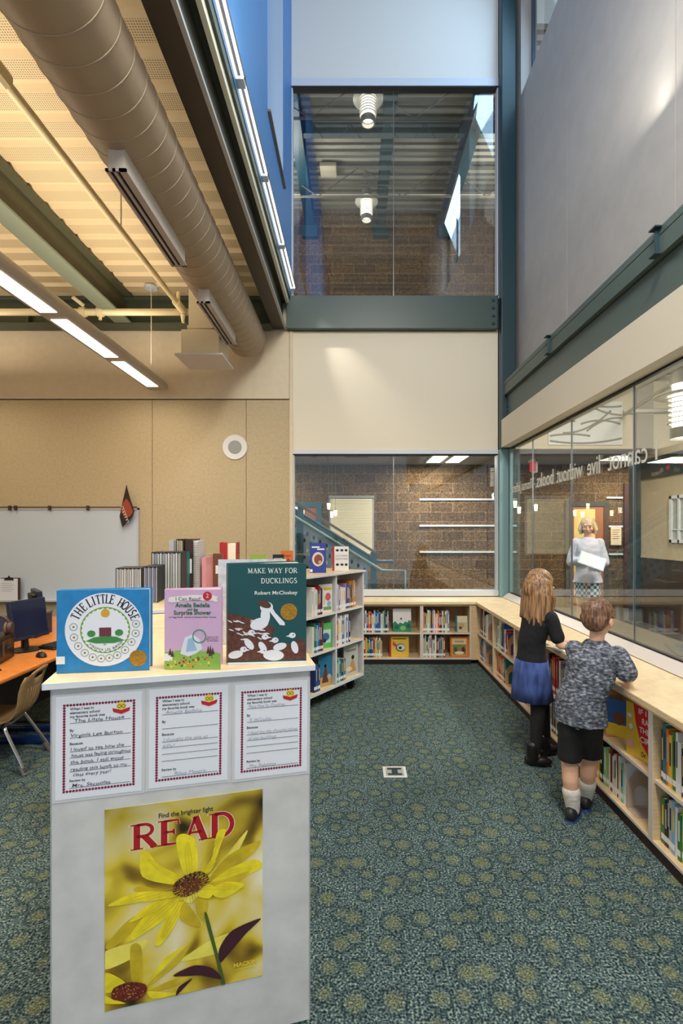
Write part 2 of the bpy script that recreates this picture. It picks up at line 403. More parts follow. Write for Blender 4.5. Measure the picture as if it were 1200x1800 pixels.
def perforated():
    """cream acoustic deck: the flats between the ribs are drilled with a fine grid of holes"""
    m, nt, b = newmat('perforated_deck'); N, L = nt.nodes, nt.links
    b.inputs['Roughness'].default_value = .6
    tc = N.new('ShaderNodeTexCoord'); sc = N.new('ShaderNodeVectorMath'); sc.operation = 'SCALE'; sc.inputs['Scale'].default_value = 62
    L.new(tc.outputs['Object'], sc.inputs[0])
    fr = N.new('ShaderNodeVectorMath'); fr.operation = 'FRACTION'; L.new(sc.outputs[0], fr.inputs[0])
    su = N.new('ShaderNodeVectorMath'); su.operation = 'SUBTRACT'; su.inputs[1].default_value = (.5, .5, 0); L.new(fr.outputs[0], su.inputs[0])
    se = N.new('ShaderNodeSeparateXYZ'); L.new(su.outputs[0], se.inputs[0])
    cb = N.new('ShaderNodeCombineXYZ'); L.new(se.outputs[0], cb.inputs[0]); L.new(se.outputs[1], cb.inputs[1])
    le = N.new('ShaderNodeVectorMath'); le.operation = 'LENGTH'; L.new(cb.outputs[0], le.inputs[0])
    r = N.new('ShaderNodeValToRGB'); L.new(le.outputs['Value'], r.inputs[0])
    r.color_ramp.elements[0].position = .26; r.color_ramp.elements[1].position = .34
    r.color_ramp.elements[0].color = rgb((136, 118, 90)); r.color_ramp.elements[1].color = rgb((222, 203, 166))
    L.new(r.outputs[0], b.inputs['Base Color'])
    return m
def wood(name, c, vary=.06):
    m, nt, b = newmat(name); N, L = nt.nodes, nt.links
    b.inputs['Roughness'].default_value = .38
    tc = N.new('ShaderNodeTexCoord'); mp = N.new('ShaderNodeMapping'); mp.inputs['Scale'].default_value = (3, 3, 26)
    L.new(tc.outputs['Object'], mp.inputs[0]); n = N.new('ShaderNodeTexNoise'); n.inputs['Scale'].default_value = 3; n.inputs['Detail'].default_value = 6; n.inputs['Distortion'].default_value = 1.2
    L.new(mp.outputs[0], n.inputs['Vector'])
    r = N.new('ShaderNodeValToRGB'); L.new(n.outputs['Fac'], r.inputs[0])
    r.color_ramp.elements[0].color = rgb([x*(1-vary) for x in c]); r.color_ramp.elements[1].color = rgb([min(255, x*(1+vary)) for x in c])
    r.color_ramp.elements[0].position = .3; r.color_ramp.elements[1].position = .7
    L.new(r.outputs[0], b.inputs['Base Color']); return m
CARPET = carpet()
BLOCK = blockwall('brown_block', (132, 100, 62), (98, 72, 46), (158, 132, 96), .75)
BLOCKG = BLOCK
PERF = perforated()
WALLTAN = mat('tan_wall_covering', (188, 171, 138), .8, vary=.035, scale=30, bump=.15, bscale=220)
WALLBEI = mat('beige_wall_panel', (218, 204, 178), .75, vary=.015, scale=12)
WALLCRM = mat('cream_wall_paint', (228, 219, 198), .7)
WALLWHT = mat('white_wall_paint', (222, 220, 214), .65)
WALLGRY = mat('pale_grey_wall_panel', (178, 175, 170), .9, vary=.02, scale=6, spec=.15)
BLUE = mat('wall_blue', (64, 124, 186), .5)  # blue set as the wall's base colour
TEAL = mat('teal_green_steel_paint', (82, 98, 93), .45)
TEALD = mat('dark_teal_steel_paint', (30, 60, 68), .4)
TEALL = mat('light_teal_mullion_paint', (120, 152, 156), .4)
STAIRT = mat('stair_teal_paint', (34, 88, 106), .4)
OLIVE = mat('olive_green_steel_paint', (80, 80, 60), .5)
BROWN = mat('dark_bronze_steel_paint', (62, 52, 42), .5)
CREAM = mat('cream_deck_paint', (226, 208, 172), .6)
WHTTRIM = mat('white_aluminium_trim', (206, 212, 222), .4)
BLACK = mat('black_gasket', (16, 17, 19), .6)
DARK = mat('black_recess', (14, 12, 11), .8)
MAPLE = wood('maple_laminate', (226, 202, 162))
MAPLED = wood('maple_panel', (214, 186, 142))
EDGE = mat('pale_edge_band', (214, 206, 200), .4)
TILE = mat('grey_hall_tile', (96, 92, 88), .4)
CEILW = mat('ceiling_tile_white', (150, 148, 146), .9, vary=.03, scale=90)
GLASS = glass('clear_glass', (.90, .93, .92), .07, .85)
GLASSB = glass('clear_glass_upper', (.86, .90, .90), .17, .80)
STEEL = mat('brushed_steel', (168, 168, 168), .3, 1)
CHROME = mat('chrome', (200, 200, 205), .15, 1)

# ------------------------------------------------------------------ the shell
WY = 6.5                                    # room side of the back wall
struct(MB().box(-6, -2, -.06, 2.2, 6.55, 0), 'floor', CARPET, 'dark blue and olive patterned carpet of the reading room')
struct(MB().box(-6, 6.55, -.06, 9, 10.6, 0).box(2.2, -2, -.06, 9, 6.55, 0), 'floor_hall', TILE, 'grey tiled floor of the hall behind the glass')
b = MB()
b.box(-6, WY, 0, -2.62, WY+.12, 3.31).box(-2.614, WY, 0, -1.402, WY+.12, 3.31).box(-1.396, WY, 0, -.835, WY+.12, 3.31)
struct(b, 'wall_back', WALLTAN, 'tan textured wall behind the whiteboard')
b = MB().box(-6, WY-.012, 3.325, -.84, WY+.12, 4.2)
struct(b, 'wall_back_upper', WALLBEI, 'plain beige panel above the tan wall')
struct(MB().box(-.835, WY-.02, 0, -.79, WY+.14, 4.2), 'trim_1', WALLBEI, 'narrow beige wall end beside the lower window')
struct(MB().box(-.79, WY, 2.66, 1.866, WY+.12, 4.2), 'wall_back_panel', WALLCRM, 'cream panel between the two back windows')
struct(MB().box(-.81, WY, 7.48, 1.87, WY+.12, 9.6), 'wall_back_top', WALLWHT, 'white wall above the upper back window')
struct(MB().box(-6, WY+.02, 0, 2.0, WY+.12, .765), 'wall_back_base', WALLCRM, 'low wall under the lower back window')
struct(MB().box(-6, WY+.01, 4.2, -.80, WY+.14, 8.4), 'wall_back_left', WALLBEI, 'wall hidden above the low ceiling')

def window(name, x0, x1, z0, z1, joint, head, sill, gm, label):
    t = thing(name, label, None, ((x0+x1)/2, WY, z0), kind='structure')
    MB().box(x0, WY+.05, z0, joint-.004, WY+.058, z1).build('pane', gm, t, world=True)
    MB().box(joint+.004, WY+.05, z0, x1, WY+.058, z1).build('pane', gm, t, world=True)
    MB().box(joint-.004, WY+.048, z0, joint+.004, WY+.06, z1).build('joint', STEEL, t, world=True)
    f = MB().box(x0, WY-.015, z1, x1, WY+.10, z1+head).box(x0, WY-.01, z1-.014, x1, WY+.09, z1, 1)
    f.box(x0-.0, WY, z0, x0+.014, WY+.1, z1).box(x1-.014, WY, z0, x1, WY+.1, z1)
    f.build('frame', [WHTTRIM, BLACK], t, world=True)
    MB().box(x0, WY-.03, z0-sill, x1, WY+.12, z0).build('sill', WHTTRIM, t, world=True)
    return t
window('window_1', -.79, 1.866, .84, 2.61, .517, .05, .07, GLASS, 'lower back window looking into the block walled hall')
window('window_2', -.81, 1.87, 4.65, 7.38, .517, .10, .03, GLASSB, 'upper back window showing pendants and a ribbed roof')
# green beam across the back wall
t = thing('beam_back', 'dark green steel beam under the upper back window', None, (.5, WY, 4.2), kind='structure')
MB().box(-.86, WY-.10, 4.205, 1.84, WY+.05, 4.62).build('beam_web', mat('dark_green_beam_paint', (60, 78, 75), .4), t, world=True)
bp_ = MB()
for k in range(4):
    bp_.ell((1.78, WY-.102, 4.26+k*.1), (.022, .014, .022), nu=10, nv=6)
bp_.box(1.825, WY-.115, 4.205, 1.838, WY-.08, 4.62)
bp_.build('bolt_plate', TEALD, t, world=True)
# corner column and mullion
struct(MB().box(1.872, 6.36, 2.66, 2.06, 6.6, 9.6), 'column', TEALD, 'tall dark teal corner column', bevel=.012)
struct(MB().box(1.868, 6.42, .765, 1.98, 6.58, 2.66).box(1.985, 6.36, .82, 2.02, 6.46, 2.67), 'trim_2', TEALL, 'light teal corner mullion between the lower windows')

# right wall: glass band, soffit band, steel beam, panels and clerestory windows
t = thing('window_3', 'long right hand window with a mirrored quotation on its glass', None, (2.0, 3, .82), kind='structure')
js = [6.36, 5.60, 4.60, 3.575, 2.55, 1.53, .5, -.5]
for a, c in zip(js, js[1:]):
    MB().box(1.996, c+.004, .82, 2.004, a-.004, 2.67).build('pane', GLASS, t, world=True)
for a in js[1:-1]:
    MB().box(1.993, a-.004, .82, 2.007, a+.004, 2.67).build('joint', STEEL, t, world=True)
MB().box(1.985, -.5, .815, 2.015, 6.36, .83).box(1.985, -.5, 2.655, 2.015, 6.36, 2.68).build('gasket', BLACK, t, world=True)
struct(MB().prism([(1.90, .765), (2.03, .765), (2.03, .818), (1.965, .818)], (0, -.5, 0), (1, 0, 0), (0, 0, 1), (0, 6.9, 0)), 'trim_3', EDGE, 'sloping pale sill under the right window')
struct(MB().box(1.872, -2, 2.672, 2.10, 6.36, 3.02), 'wall_right_band', WALLCRM, 'cream band over the right window')
struct(MB().box(2.0, -2, 0, 2.1, 6.5, .765), 'wall_right_base', WALLCRM, 'low wall under the right window')
t = thing('beam_right', 'grey green steel beam running along the right wall', None, (2.0, 3, 3.0), kind='structure')
MB().box(1.945, -2, 3.02, 2.10, 6.36, 3.325).build('beam_web', TEAL, t, world=True)
MB().box(1.905, -2, 3.335, 2.13, 6.36, 3.455).box(1.918, -2, 3.455, 2.13, 6.36, 3.46).box(1.905, -2, 3.462, 2.13, 6.36, 3.51).build('beam_cap', TEAL, t, world=True)
for yy in (4.87, 3.13, 1.4):
    c = MB().box(1.88, yy-.006, 3.34, 1.906, yy+.006, 3.50).box(1.86, yy-.035, 3.50, 1.906, yy+.035, 3.508).box(1.86, yy-.035, 3.332, 1.906, yy+.035, 3.34)
    c.build('clip_bracket', TEALD, t, world=True)
bb = MB()
for k in range(4): bb.ell((1.943, 6.33, 3.06+k*.065), (.01, .016, .016), nu=8, nv=6)
bb.build('bolt_row', TEALD, t, world=True)
wr = MB(); XR = 2.1
WINS = [(4.0, 6.3), (1.2, 3.2)]; WZ0, WZ1 = 7.09, 8.9
cuts = [6.5, 4.94, 3.27, 1.60, -.1, -2.0, -7.0]
for a, c in zip(cuts, cuts[1:]):
    wr.box(XR, c+.004, 3.4, XR+.2, a-.004, WZ0)
wr.box(XR+.01, -7, 3.4, XR+.19, 6.5, WZ0-.01)
ys = [6.5, 6.3, 4.0, 3.2, 1.2, -2.0]
for a, c in ((6.5, 6.3), (4.0, 3.2), (1.2, -7.0)): wr.box(XR, c, WZ0, XR+.2, a, WZ1)
wr.box(XR, -7, WZ1, XR+.2, 6.5, 9.6)
struct(wr, 'wall_right', WALLGRY, 'tall pale grey panelled right wall')
for i, (c, a) in enumerate(WINS):
    t = thing('window_%d' % (4+i), 'high clerestory window in the right wall, %s' % ('beside the corner column' if i == 0 else 'nearer the camera'), None, (XR, (a+c)/2, WZ0), kind='structure')
    f = MB()
    for y0, y1 in ((c, c+.05), (a-.05, a), ((a+c)/2-.02, (a+c)/2+.02)): f.box(XR+.13, y0, WZ0, XR+.17, y1, WZ1)
    f.box(XR+.13, c, WZ0, XR+.17, a, WZ0+.05).box(XR+.13, c, WZ1-.05, XR+.17, a, WZ1)
    f.build('frame', mat('window_frame_blue_grey', (60, 76, 96), .4), t, world=True)
    MB().box(XR+.145, c, WZ0, XR+.152, a, WZ1).build('pane', GLASS, t, world=True)

# left side of the tall space: blue wall with a recessed opening
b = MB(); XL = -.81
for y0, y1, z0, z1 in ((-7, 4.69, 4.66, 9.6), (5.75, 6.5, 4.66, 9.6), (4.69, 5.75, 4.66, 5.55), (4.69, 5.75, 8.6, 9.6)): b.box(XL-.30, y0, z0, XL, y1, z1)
struct(b, 'wall_left_upper', BLUE, 'blue wall above the strip lights')
t = thing('window_6', 'tall recessed opening in the blue wall', None, (XL, 5.2, 5.55), kind='structure')
MB().box(XL-.29, 5.72, 5.56, XL-.004, 5.749, 8.6).box(XL-.20, 4.70, 5.56, XL-.17, 5.72, 8.6).build('reveal', mat('reveal_pale_blue', (168, 188, 212), .5), t, world=True)
MB().box(XL-.28, 4.69, 5.545, XL+.03, 5.76, 5.565).build('sill', mat('opening_sill_brown', (110, 100, 92), .5), t, world=True)
MB().box(XL-.17, 4.70, 6.9, XL-.15, 5.35, 8.6).box(XL-.17, 5.40, 6.9, XL-.15, 5.46, 8.6).build('shade', mat('opening_dark_blue', (20, 44, 70), .5), t, world=True)
# roof of the tall space, seen in the reflections
def deck(mb, x0, x1, y0, y1, z, pitch, low, depth, axis='Y'):
    """ribbed metal deck with flats at z and ribs rising depth; ribs run along X when axis is 'Y'"""
    a0, a1, c0, c1 = (y0, y1, x0, x1) if axis == 'Y' else (x0, x1, y0, y1)
    prof = []; a = a0; s = pitch*.12
    while a < a1:
        prof += [(a, z), (a+low, z), (a+low+s, z+depth), (a+pitch-s, z+depth)]; a += pitch
    prof.append((a, z))
    for i, (p, q) in enumerate(zip(prof, prof[1:])):
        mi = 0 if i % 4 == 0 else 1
        P = [(c0, p[0], p[1]), (c1, p[0], p[1]), (c1, q[0], q[1]), (c0, q[0], q[1])] if axis == 'Y' else [(p[0], c0, p[1]), (p[0], c1, p[1]), (q[0], c1, q[1]), (q[0], c0, q[1])]
        mb.poly(P, mi)
    return mb
DECKG = mat('grey_white_roof_deck', (176, 170, 156), .5)
ro = deck(MB(), -1.1, 2.3, -7, 6.6, 9.6, .30, .15, .08)
struct(ro, 'ceiling', [DECKG, DECKG], 'ribbed metal roof of the tall space')
def joist(name, label, x0, x1, y, z, h, m, n=8, along='X'):
    mb = MB()
    def P(a, zz): return (a, y, zz) if along == 'X' else (y, a, zz)
    mb.tube([P(x0, z), P(x1, z)], .022, 6).tube([P(x0, z-h), P(x1, z-h)], .022, 6)
    pts = [P(x0+(x1-x0)*i/n, z-(h if i % 2 else 0)) for i in range(n+1)]
    mb.tube(pts, .012, 6)
    o = struct(mb, name, m, label); return o
for k, yy in enumerate((5.2, 3.4, 1.6, -.2, -2.0, -3.8, -5.6)):
    joist('ceiling_joist', 'open web steel joist under the tall roof, %s from the back wall' % ('first', 'second', 'third', 'fourth', 'fifth', 'sixth', 'seventh')[k], -.8, 2.1, yy, 9.5, .5, DECKG)

# low ceiling on the left
ce = deck(MB(), -6, -.95, 0.2, 6.5, 4.58, .245, .145, .035)
struct(ce, 'ceiling_low', [PERF, CREAM], 'low cream perforated ribbed ceiling on the left')
# edge beam of the low ceiling with its shelf above
t = thing('beam_edge', 'dark bronze edge beam of the low ceiling under the blue wall', None, (-.95, 3, 4.22), kind='structure')
MB().box(-1.045, -1, 4.22, -.90, 6.48, 4.236).box(-.99, -1, 4.236, -.965, 6.48, 4.56).build('beam_web', BROWN, t, world=True)
MB().box(-.90, -1, 4.22, -.872, 6.48, 4.245).build('flange_edge', mat('flange_lit_grey', (170, 174, 176), .5), t, world=True)  # pale grey puts the light on the flange edge into its colour
MB().box(-1.06, -1, 4.56, -.868, 6.48, 4.60).box(-.93, -1, 4.24, -.92, 6.48, 4.56).build('backing', mat('bronze_green_steel_paint', (54, 56, 46), .5), t, world=True)
MB().box(-.868, -1, 4.52, -.835, 6.46, 4.62).build('shade_track', mat('cream_track_paint', (232, 230, 212), .5), t, world=True)
MB().box(-.834, -1, 4.585, -.815, 6.46, 4.66).build('track_channel', mat('green_channel_paint', (52, 72, 66), .5), t, world=True)
# back girder and cross beam of the low ceiling
struct(MB().box(-6, 6.34, 4.205, -1.05, 6.36, 4.56).box(-6, 6.25, 4.50, -1.05, 6.45, 4.535).box(-6, 6.25, 4.195, -1.05, 6.45, 4.215)
       .box(-1.95, 6.27, 4.215, -1.93, 6.345, 4.5).box(-4.1, 6.27, 4.215, -4.08, 6.345, 4.5), 'beam_girder', mat('dark_green_girder_paint', (66, 74, 60), .5), 'dark green girder where the low ceiling meets the back wall')
t = thing('beam_left', 'olive green I beam crossing the low ceiling at upper left', None, (-2.89, 3, 4.22), kind='structure')
MB().box(-2.985, -1, 4.21, -2.785, 6.34, 4.232).build('lower_flange', mat('pale_green_flange_paint', (116, 126, 112), .5), t, world=True)
MB().box(-2.895, -1, 4.232, -2.872, 6.34, 4.545).box(-2.985, -1, 4.545, -2.785, 6.34, 4.57).build('beam_web', OLIVE, t, world=True)
struct(MB().box(-6.1, -2, 0, -6, 6.6, 4.7), 'wall_left', WALLTAN, 'tan left wall of the computer corner')
# ------------------------------------------------------------------ the hall behind the glass
HY = 10.5
struct(MB().box(-6, HY, 0, 9, HY+.15, 8.6), 'wall_hall', BLOCK, 'brown split face block wall at the back of the hall')
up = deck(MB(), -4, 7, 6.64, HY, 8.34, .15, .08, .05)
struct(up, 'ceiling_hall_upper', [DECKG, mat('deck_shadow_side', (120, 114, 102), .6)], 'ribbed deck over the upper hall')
cz = MB()
for i in range(12):
    for k in range(2):
        x = -5.4+i*1.22; y = 8.52+k*1.0
        cz.box(x+.006, y+.006, 3.0, x+1.214, min(y+.994, HY), 3.03)
cz.box(-6, 8.5, 3.02, 9, HY, 3.30, 1)
struct(cz, 'ceiling_hall', [CEILW, mat('ceiling_grid_grey', (70, 70, 70), .8)], 'grey white tiled low ceiling of the hall')
struct(MB().box(-6, 8.40, 2.99, 2.45, 8.5, 3.5), 'wall_mezzanine_edge', WALLBEI, 'edge of the upper floor over the hall')
struct(MB().box(2.45, 8.42, 2.99, 9, 8.5, 4.25), 'wall_mezzanine', WALLBEI, 'beige wall over the low hall ceiling')
struct(MB().box(4.72, 8.36, 2.99, 5.0, 8.42, 4.2), 'trim_4', mat('greige_pier_paint', (168, 160, 146), .7), 'shallow beige pier beside the curvy artwork')
dk = deck(MB(), 3.3, 9, 0, 8.42, 4.12, .30, .16, .07)
struct(dk, 'ceiling_lobby', [mat('lobby_deck_cream', (196, 186, 166), .6)]*2, 'cream ribbed deck of the lobby')
# upper hall steel
for nm, lb, x in (('beam_hall', 'left teal roof beam of the upper hall', -.92), ('beam_hall', 'middle teal roof beam of the upper hall', .55), ('beam_hall', 'right teal roof beam of the upper hall', 1.92)):
    struct(MB().box(x-.09, 6.7, 7.95, x+.09, HY, 7.975).box(x-.012, 6.7, 7.975, x+.012, HY, 8.31).box(x-.09, 6.7, 8.31, x+.09, HY, 8.335), nm, TEALD, lb)
    struct(MB().box(x-.16, HY-.12, 7.72, x+.16, HY, 7.96), 'beam_seat', TEALD, lb.replace('roof beam', 'bearing plate'))
struct(MB().box(-4, 8.05, 8.0, 5, 8.15, 8.02).box(-4, 8.09, 8.02, 5, 8.11, 8.3), 'beam_cross', TEALD, 'dark cross beam of the upper hall roof')
for k, yy in enumerate((7.45, 9.2)):
    joist('ceiling_truss', 'open web truss under the upper hall roof, %s of two' % ('nearer', 'farther')[k], -3, 4, yy, 8.3, .55, mat('truss_grey_brown', (96, 88, 76), .6), 9)
p = tag(MB().tube([(-4, 9.58, 8.03), (5, 9.58, 8.03)], .022, 8).build('sprinkler_pipe', mat('white_pipe_paint', (214, 210, 200), .4), smooth=True), 'thin white sprinkler pipe crossing behind the upper window', 'pipe')
p = tag(MB().box(-.62, 9.05, 8.20, -.32, 9.35, 8.28).build('ceiling_speaker_box', mat('box_cream', (200, 190, 170), .6), bevel=.01), 'small cream box on the upper hall roof deck', 'junction box')

LAMPW = emis('lamp_glow', (255, 244, 226), 6.0)
LAMPR = mat('lamp_ring_white', (236, 232, 224), .4)
LAMPM = mat('lamp_grey_metal', (160, 156, 150), .35, .6)
def ring_pendant(label, loc, s=1.0, stem=.6, group='ringed cylinder pendants'):
    t = thing('pendant_lamp', label, 'pendant lamp', loc, 0, group)
    r = .105*s
    MB().cyl((0, 0, -.02*s), (0, 0, .40*s), r*.86, n=24).build('glowing_tube', LAMPW, t, smooth=False)
    d = MB().lathe([(r*.9, .27*s), (.225*s, .262*s), (.228*s, .272*s), (r*.9, .285*s)], n=36).build('disc_shade', LAMPR, t, smooth=True)
    rr = MB()
    for k in range(6):
        z = (.03+k*.042)*s
        rr.lathe([(r, z), (r*1.22, z-.004*s), (r*1.22, z+.004*s), (r, z+.006*s)], n=28)
    rr.build('louvre_rings', LAMPR, t, smooth=True)
    MB().lathe([(r*.84, -.10*s), (r*1.02, -.10*s), (r*1.02, -.01*s), (r*.84, -.01*s)], n=28).build('lower_collar', LAMPM, t, smooth=False)
    MB().lathe([(0.001, .50*s), (r*.9, .50*s), (r*1.0, .40*s), (r*1.0, .36*s), (.001, .36*s)], n=24).build('cap', LAMPM, t)
    MB().cyl((0, 0, .5*s), (0, 0, .5*s+stem), .008, n=8).cyl((0, 0, .5*s+stem-.03), (0, 0, .5*s+stem), .06, n=16).build('stem', LAMPM, t)
    return t
ring_pendant('large ringed pendant lamp higher in the upper back window', (.20, 7.15, 7.52), .95, .34)
ring_pendant('ringed pendant lamp lower in the upper back window, near the white pipe', (.235, 9.43, 7.55), .95, .3)
ring_pendant('big ringed pendant lamp behind the right window above the quotation', (2.585, 3.92, 2.43), .92, 1.2)
point('pendant_bulb', (2.585, 3.92, 2.25), 8, NEUT, .06)

# ceiling panel lights of the hall
def panel_light(label, x0, x1, y0, y1):
    t = thing('ceiling_light', label, 'ceiling light', ((x0+x1)/2, (y0+y1)/2, 2.97), 0, 'ceiling lights of the hall')
    MB().box(x0, y0, 2.975, x1, y1, 2.999).build('frame', WHTTRIM, t, world=True)
    m = (x0+x1)/2
    MB().box(x0+.03, y0+.03, 2.968, m-.06, y1-.03, 2.976).build('diffuser', emis('panel_glow', (255, 238, 206), 4.0), t, world=True)
    MB().box(m+.06, y0+.03, 2.968, x1-.03, y1-.03, 2.976).build('diffuser', emis('panel_glow', (255, 238, 206), 4.0), t, world=True)
    MB().prism([(-.06, 0), (.06, 0), (.03, -.02), (-.03, -.02)], (m, y0+.03, 2.976), (1, 0, 0), (0, 0, 1), (0, y1-y0-.06, 0)).build('basket', WHTTRIM, t, world=True)
panel_light('square recessed ceiling light behind the lower back window', 1.42, 2.12, 9.10, 10.05)
panel_light('long recessed ceiling light behind the words I cannot', 4.75, 6.1, 9.1, 9.75)
# small vents in the tiles
for lb, x in (('small round ceiling vent behind the lower back window at its left', -.75), ('slim slotted ceiling vent behind the lower back window', .05)):
    if 'round' in lb: tag(MB().cyl((x, 9.4, 2.992), (x, 9.4, 2.999), .06, n=20).build('ceiling_vent', mat('vent_grey', (90, 90, 90), .6)), lb, 'vent')
    else:
        v = MB().box(x-.22, 9.35, 2.992, x+.22, 9.47, 2.999)
        tag(v.build('ceiling_vent', mat('vent_grey', (90, 90, 90), .6)), lb, 'vent')

# blind covered window and doors in the block wall
t = thing('window_7', 'hall window covered by a cream slatted blind', None, (-.05, HY, 1.2), kind='structure')
MB().box(-.52, HY-.03, 1.10, .42, HY-.003, 2.34).build('frame', mat('blind_box_grey', (150, 150, 148), .5), t, world=True)
bl = MB()
for k in range(36):
    z = 1.13+k*.032
    bl.prism([(0, 0), (.018, .006), (.018, .030), (0, .024)], (-.49, HY-.052, z), (0, 1, 0), (0, 0, 1), (.87, 0, 0))
bl.build('blind', mat('blind_cream', (238, 226, 196), .6), t, world=True)
MB().box(-.52, HY-.07, 2.29, .42, HY-.02, 2.34).build('head_rail', mat('blind_box_grey', (150, 150, 148), .5), t, world=True)
def hall_door(n, label, x0, x1, top, leaf, lit=None):
    t = thing('door_%d' % n, label, None, ((x0+x1)/2, HY, 0), kind='structure')
    f = MB().box(x0-.10, HY-.04, 0, x0, HY-.002, top+.10).box(x1, HY-.04, 0, x1+.10, HY-.002, top+.10).box(x0, HY-.04, top, x1, HY-.002, top+.10)
    f.build('door_frame', STAIRT if n == 1 else BROWN, t, world=True)
    MB().box(x0, HY-.02, 0, x1, HY-.002, top).build('door_leaf', leaf, t, world=True)
    MB().tube([(x1-.10, HY-.025, 1.0), (x1-.10, HY-.07, 1.0), (x1-.22, HY-.07, 1.0)], .011, 8).build('handle', STEEL, t, world=True)
    if lit: MB().box(x0+.08, HY-.03, .25, x1-.18, HY-.021, top-.06).build('lit_panel', lit, t, world=True)
hall_door(1, 'orange brown door with a teal frame at the left of the hall', -1.62, -.78, 2.10, mat('door_orange_wood', (150, 92, 58), .5))
hall_door(2, 'orange brown door with a bright yellow glass panel behind the woman', 4.52, 5.22, 2.12, mat('door_orange_wood', (150, 92, 58), .5), emis('lit_room_yellow', (214, 178, 104), .3))
# tack rails on the block wall
k = 0
for z, nm in ((2.265, 'topmost'), (1.715, 'middle'), (1.165, 'lowest')):
    tag(MB().box(1.37, HY-.035, z-.018, 3.4, HY-.002, z+.018).build('tack_rail', WHTTRIM), '%s of three white display rails on the block wall' % nm, 'display rail', 'display rails on the block wall')
for z, nm in ((2.30, 'upper'), (1.70, 'middle'), (1.12, 'lower')):
    tag(MB().box(5.28, HY-.035, z-.018, 5.62, HY-.002, z+.018).build('tack_rail', WHTTRIM), 'short %s display rail beside the dark red door edge' % nm, 'display rail', 'short display rails')
t = thing('notice_sheet', 'cream notice hanging from a short rail behind the right window', 'notice', (5.45, HY-.04, 1.3))
MB().box(5.36, HY-.045, 1.31, 5.58, HY-.04, 1.68).build('paper', mat('notice_cream', (226, 204, 170), .8), t, world=True)
ln = MB()
for k in range(5): ln.box(5.385+.01*(k % 2), HY-.047, 1.62-k*.045, 5.55-.02*(k % 3), HY-.046, 1.63-k*.045)
ln.build('printed_lines', mat('notice_ink', (96, 74, 60), .8), t, world=True)
tag(MB().box(5.64, HY-.06, 0, 5.74, HY-.002, 2.6).build('door_post', mat('dark_red_brown_paint', (70, 34, 30), .5)), 'dark red brown door post beside the hall column', 'door post')
struct(MB().box(4.965, 8.92, 0, 5.12, 9.06, 2.99), 'column_hall', TEALD, 'teal hall column behind the right window', bevel=.01)
# side wall of the hall
SXW = 5.1
struct(MB().box(SXW, 0, 1.17, SXW+.12, 8.9, 2.98).box(SXW-.01, 0, 1.14, SXW+.12, 8.9, 1.175), 'wall_hall_right', WALLTAN, 'tan side wall of the hall seen through the right window')
struct(MB().box(SXW+.005, 0, 0, SXW+.12, 8.9, 1.14), 'wall_hall_wainscot', mat('dark_wainscot', (58, 48, 40), .5), 'dark wainscot of the hall side wall')
t = thing('wall_frieze', 'dark painted frieze with red and green shapes high on the hall side wall', 'frieze', (SXW, 7.4, 2.7))
MB().box(SXW-.02, 5.6, 2.50, SXW-.001, 8.88, 2.86).build('panel', mat('frieze_dark', (38, 42, 38), .6), t, world=True)
rnd = random.Random(4)
fr = MB()
for k in range(26):
    y = 5.8+rnd.random()*2.6; fr.prism([(rnd.uniform(.02, .07)*math.cos(a*PI/4)*rnd.uniform(.6, 1.2), rnd.uniform(.02, .06)*math.sin(a*PI/4)) for a in range(8)], (SXW-.021, y, 2.66+rnd.uniform(-.1, .1)), (0, 1, 0), (0, 0, 1), (-.002, 0, 0), mi=k % 3)
fr.build('painted_shapes', [mat('frieze_red', (176, 50, 36), .6), mat('frieze_green', (70, 92, 60), .6), mat('frieze_sand', (120, 110, 84), .6)], t, world=True)
lt = MB(); text(lt, 'DESERT', (SXW-.022, 8.55, 2.545), (0, -1, 0), (0, 0, 1), height=.055); lt.build('lettering', mat('frieze_lettering', (190, 184, 168), .6), t, world=True)
t = thing('window_8', 'white framed window in the hall side wall', None, (SXW, 7.4, 1.8), kind='structure')
MB().box(SXW-.04, 6.3, 1.42, SXW-.001, 8.05, 1.47).box(SXW-.04, 6.3, 2.12, SXW-.001, 8.05, 2.17).box(SXW-.04, 7.99, 1.42, SXW-.001, 8.05, 2.17).box(SXW-.04, 7.80, 1.42, SXW-.001, 7.84, 2.17).box(SXW-.03, 6.3, 1.62, SXW-.001, 7.99, 1.64).build('frame', mat('window_white_paint', (214, 214, 214), .5), t, world=True)
MB().box(SXW-.012, 6.3, 1.47, SXW-.002, 7.99, 2.12).build('pane', mat('window_pale_panes', (168, 170, 160), .25), t, world=True)
# artwork with curved lines
t = thing('wall_artwork', 'white relief panel with grey curved lines over the hall ceiling edge', 'artwork', (3.9, 8.41, 3.4))
MB().box(3.26, 8.395, 3.05, 4.50, 8.418, 3.78).build('panel', mat('art_panel_white', (226, 226, 224), .6), t, world=True)
cv = MB()
rnd = random.Random(11)
for k, (x0, z0, x1, z1, sag) in enumerate([(3.28, 3.12, 4.48, 3.16, -.06), (3.28, 3.20, 3.95, 3.20, .03), (3.5, 3.25, 4.3, 3.62, -.10), (3.28, 3.34, 3.9, 3.72, -.08), (3.9, 3.28, 4.48, 3.50, .07), (4.0, 3.68, 4.48, 3.55, -.03), (3.3, 3.62, 3.7, 3.45, -.05), (3.8, 3.40, 4.46, 3.40, .06), (3.28, 3.46, 3.6, 3.74, -.05), (3.9, 3.74, 4.48, 3.70, -.03), (3.4, 3.74, 3.5, 3.56, .02)]):
    pts = []
    for i in range(15):
        u = i/14; pts.append((x0+(x1-x0)*u, 8.393, z0+(z1-z0)*u+sag*4*u*(1-u)))
    cv.tube(pts, .016, 6)
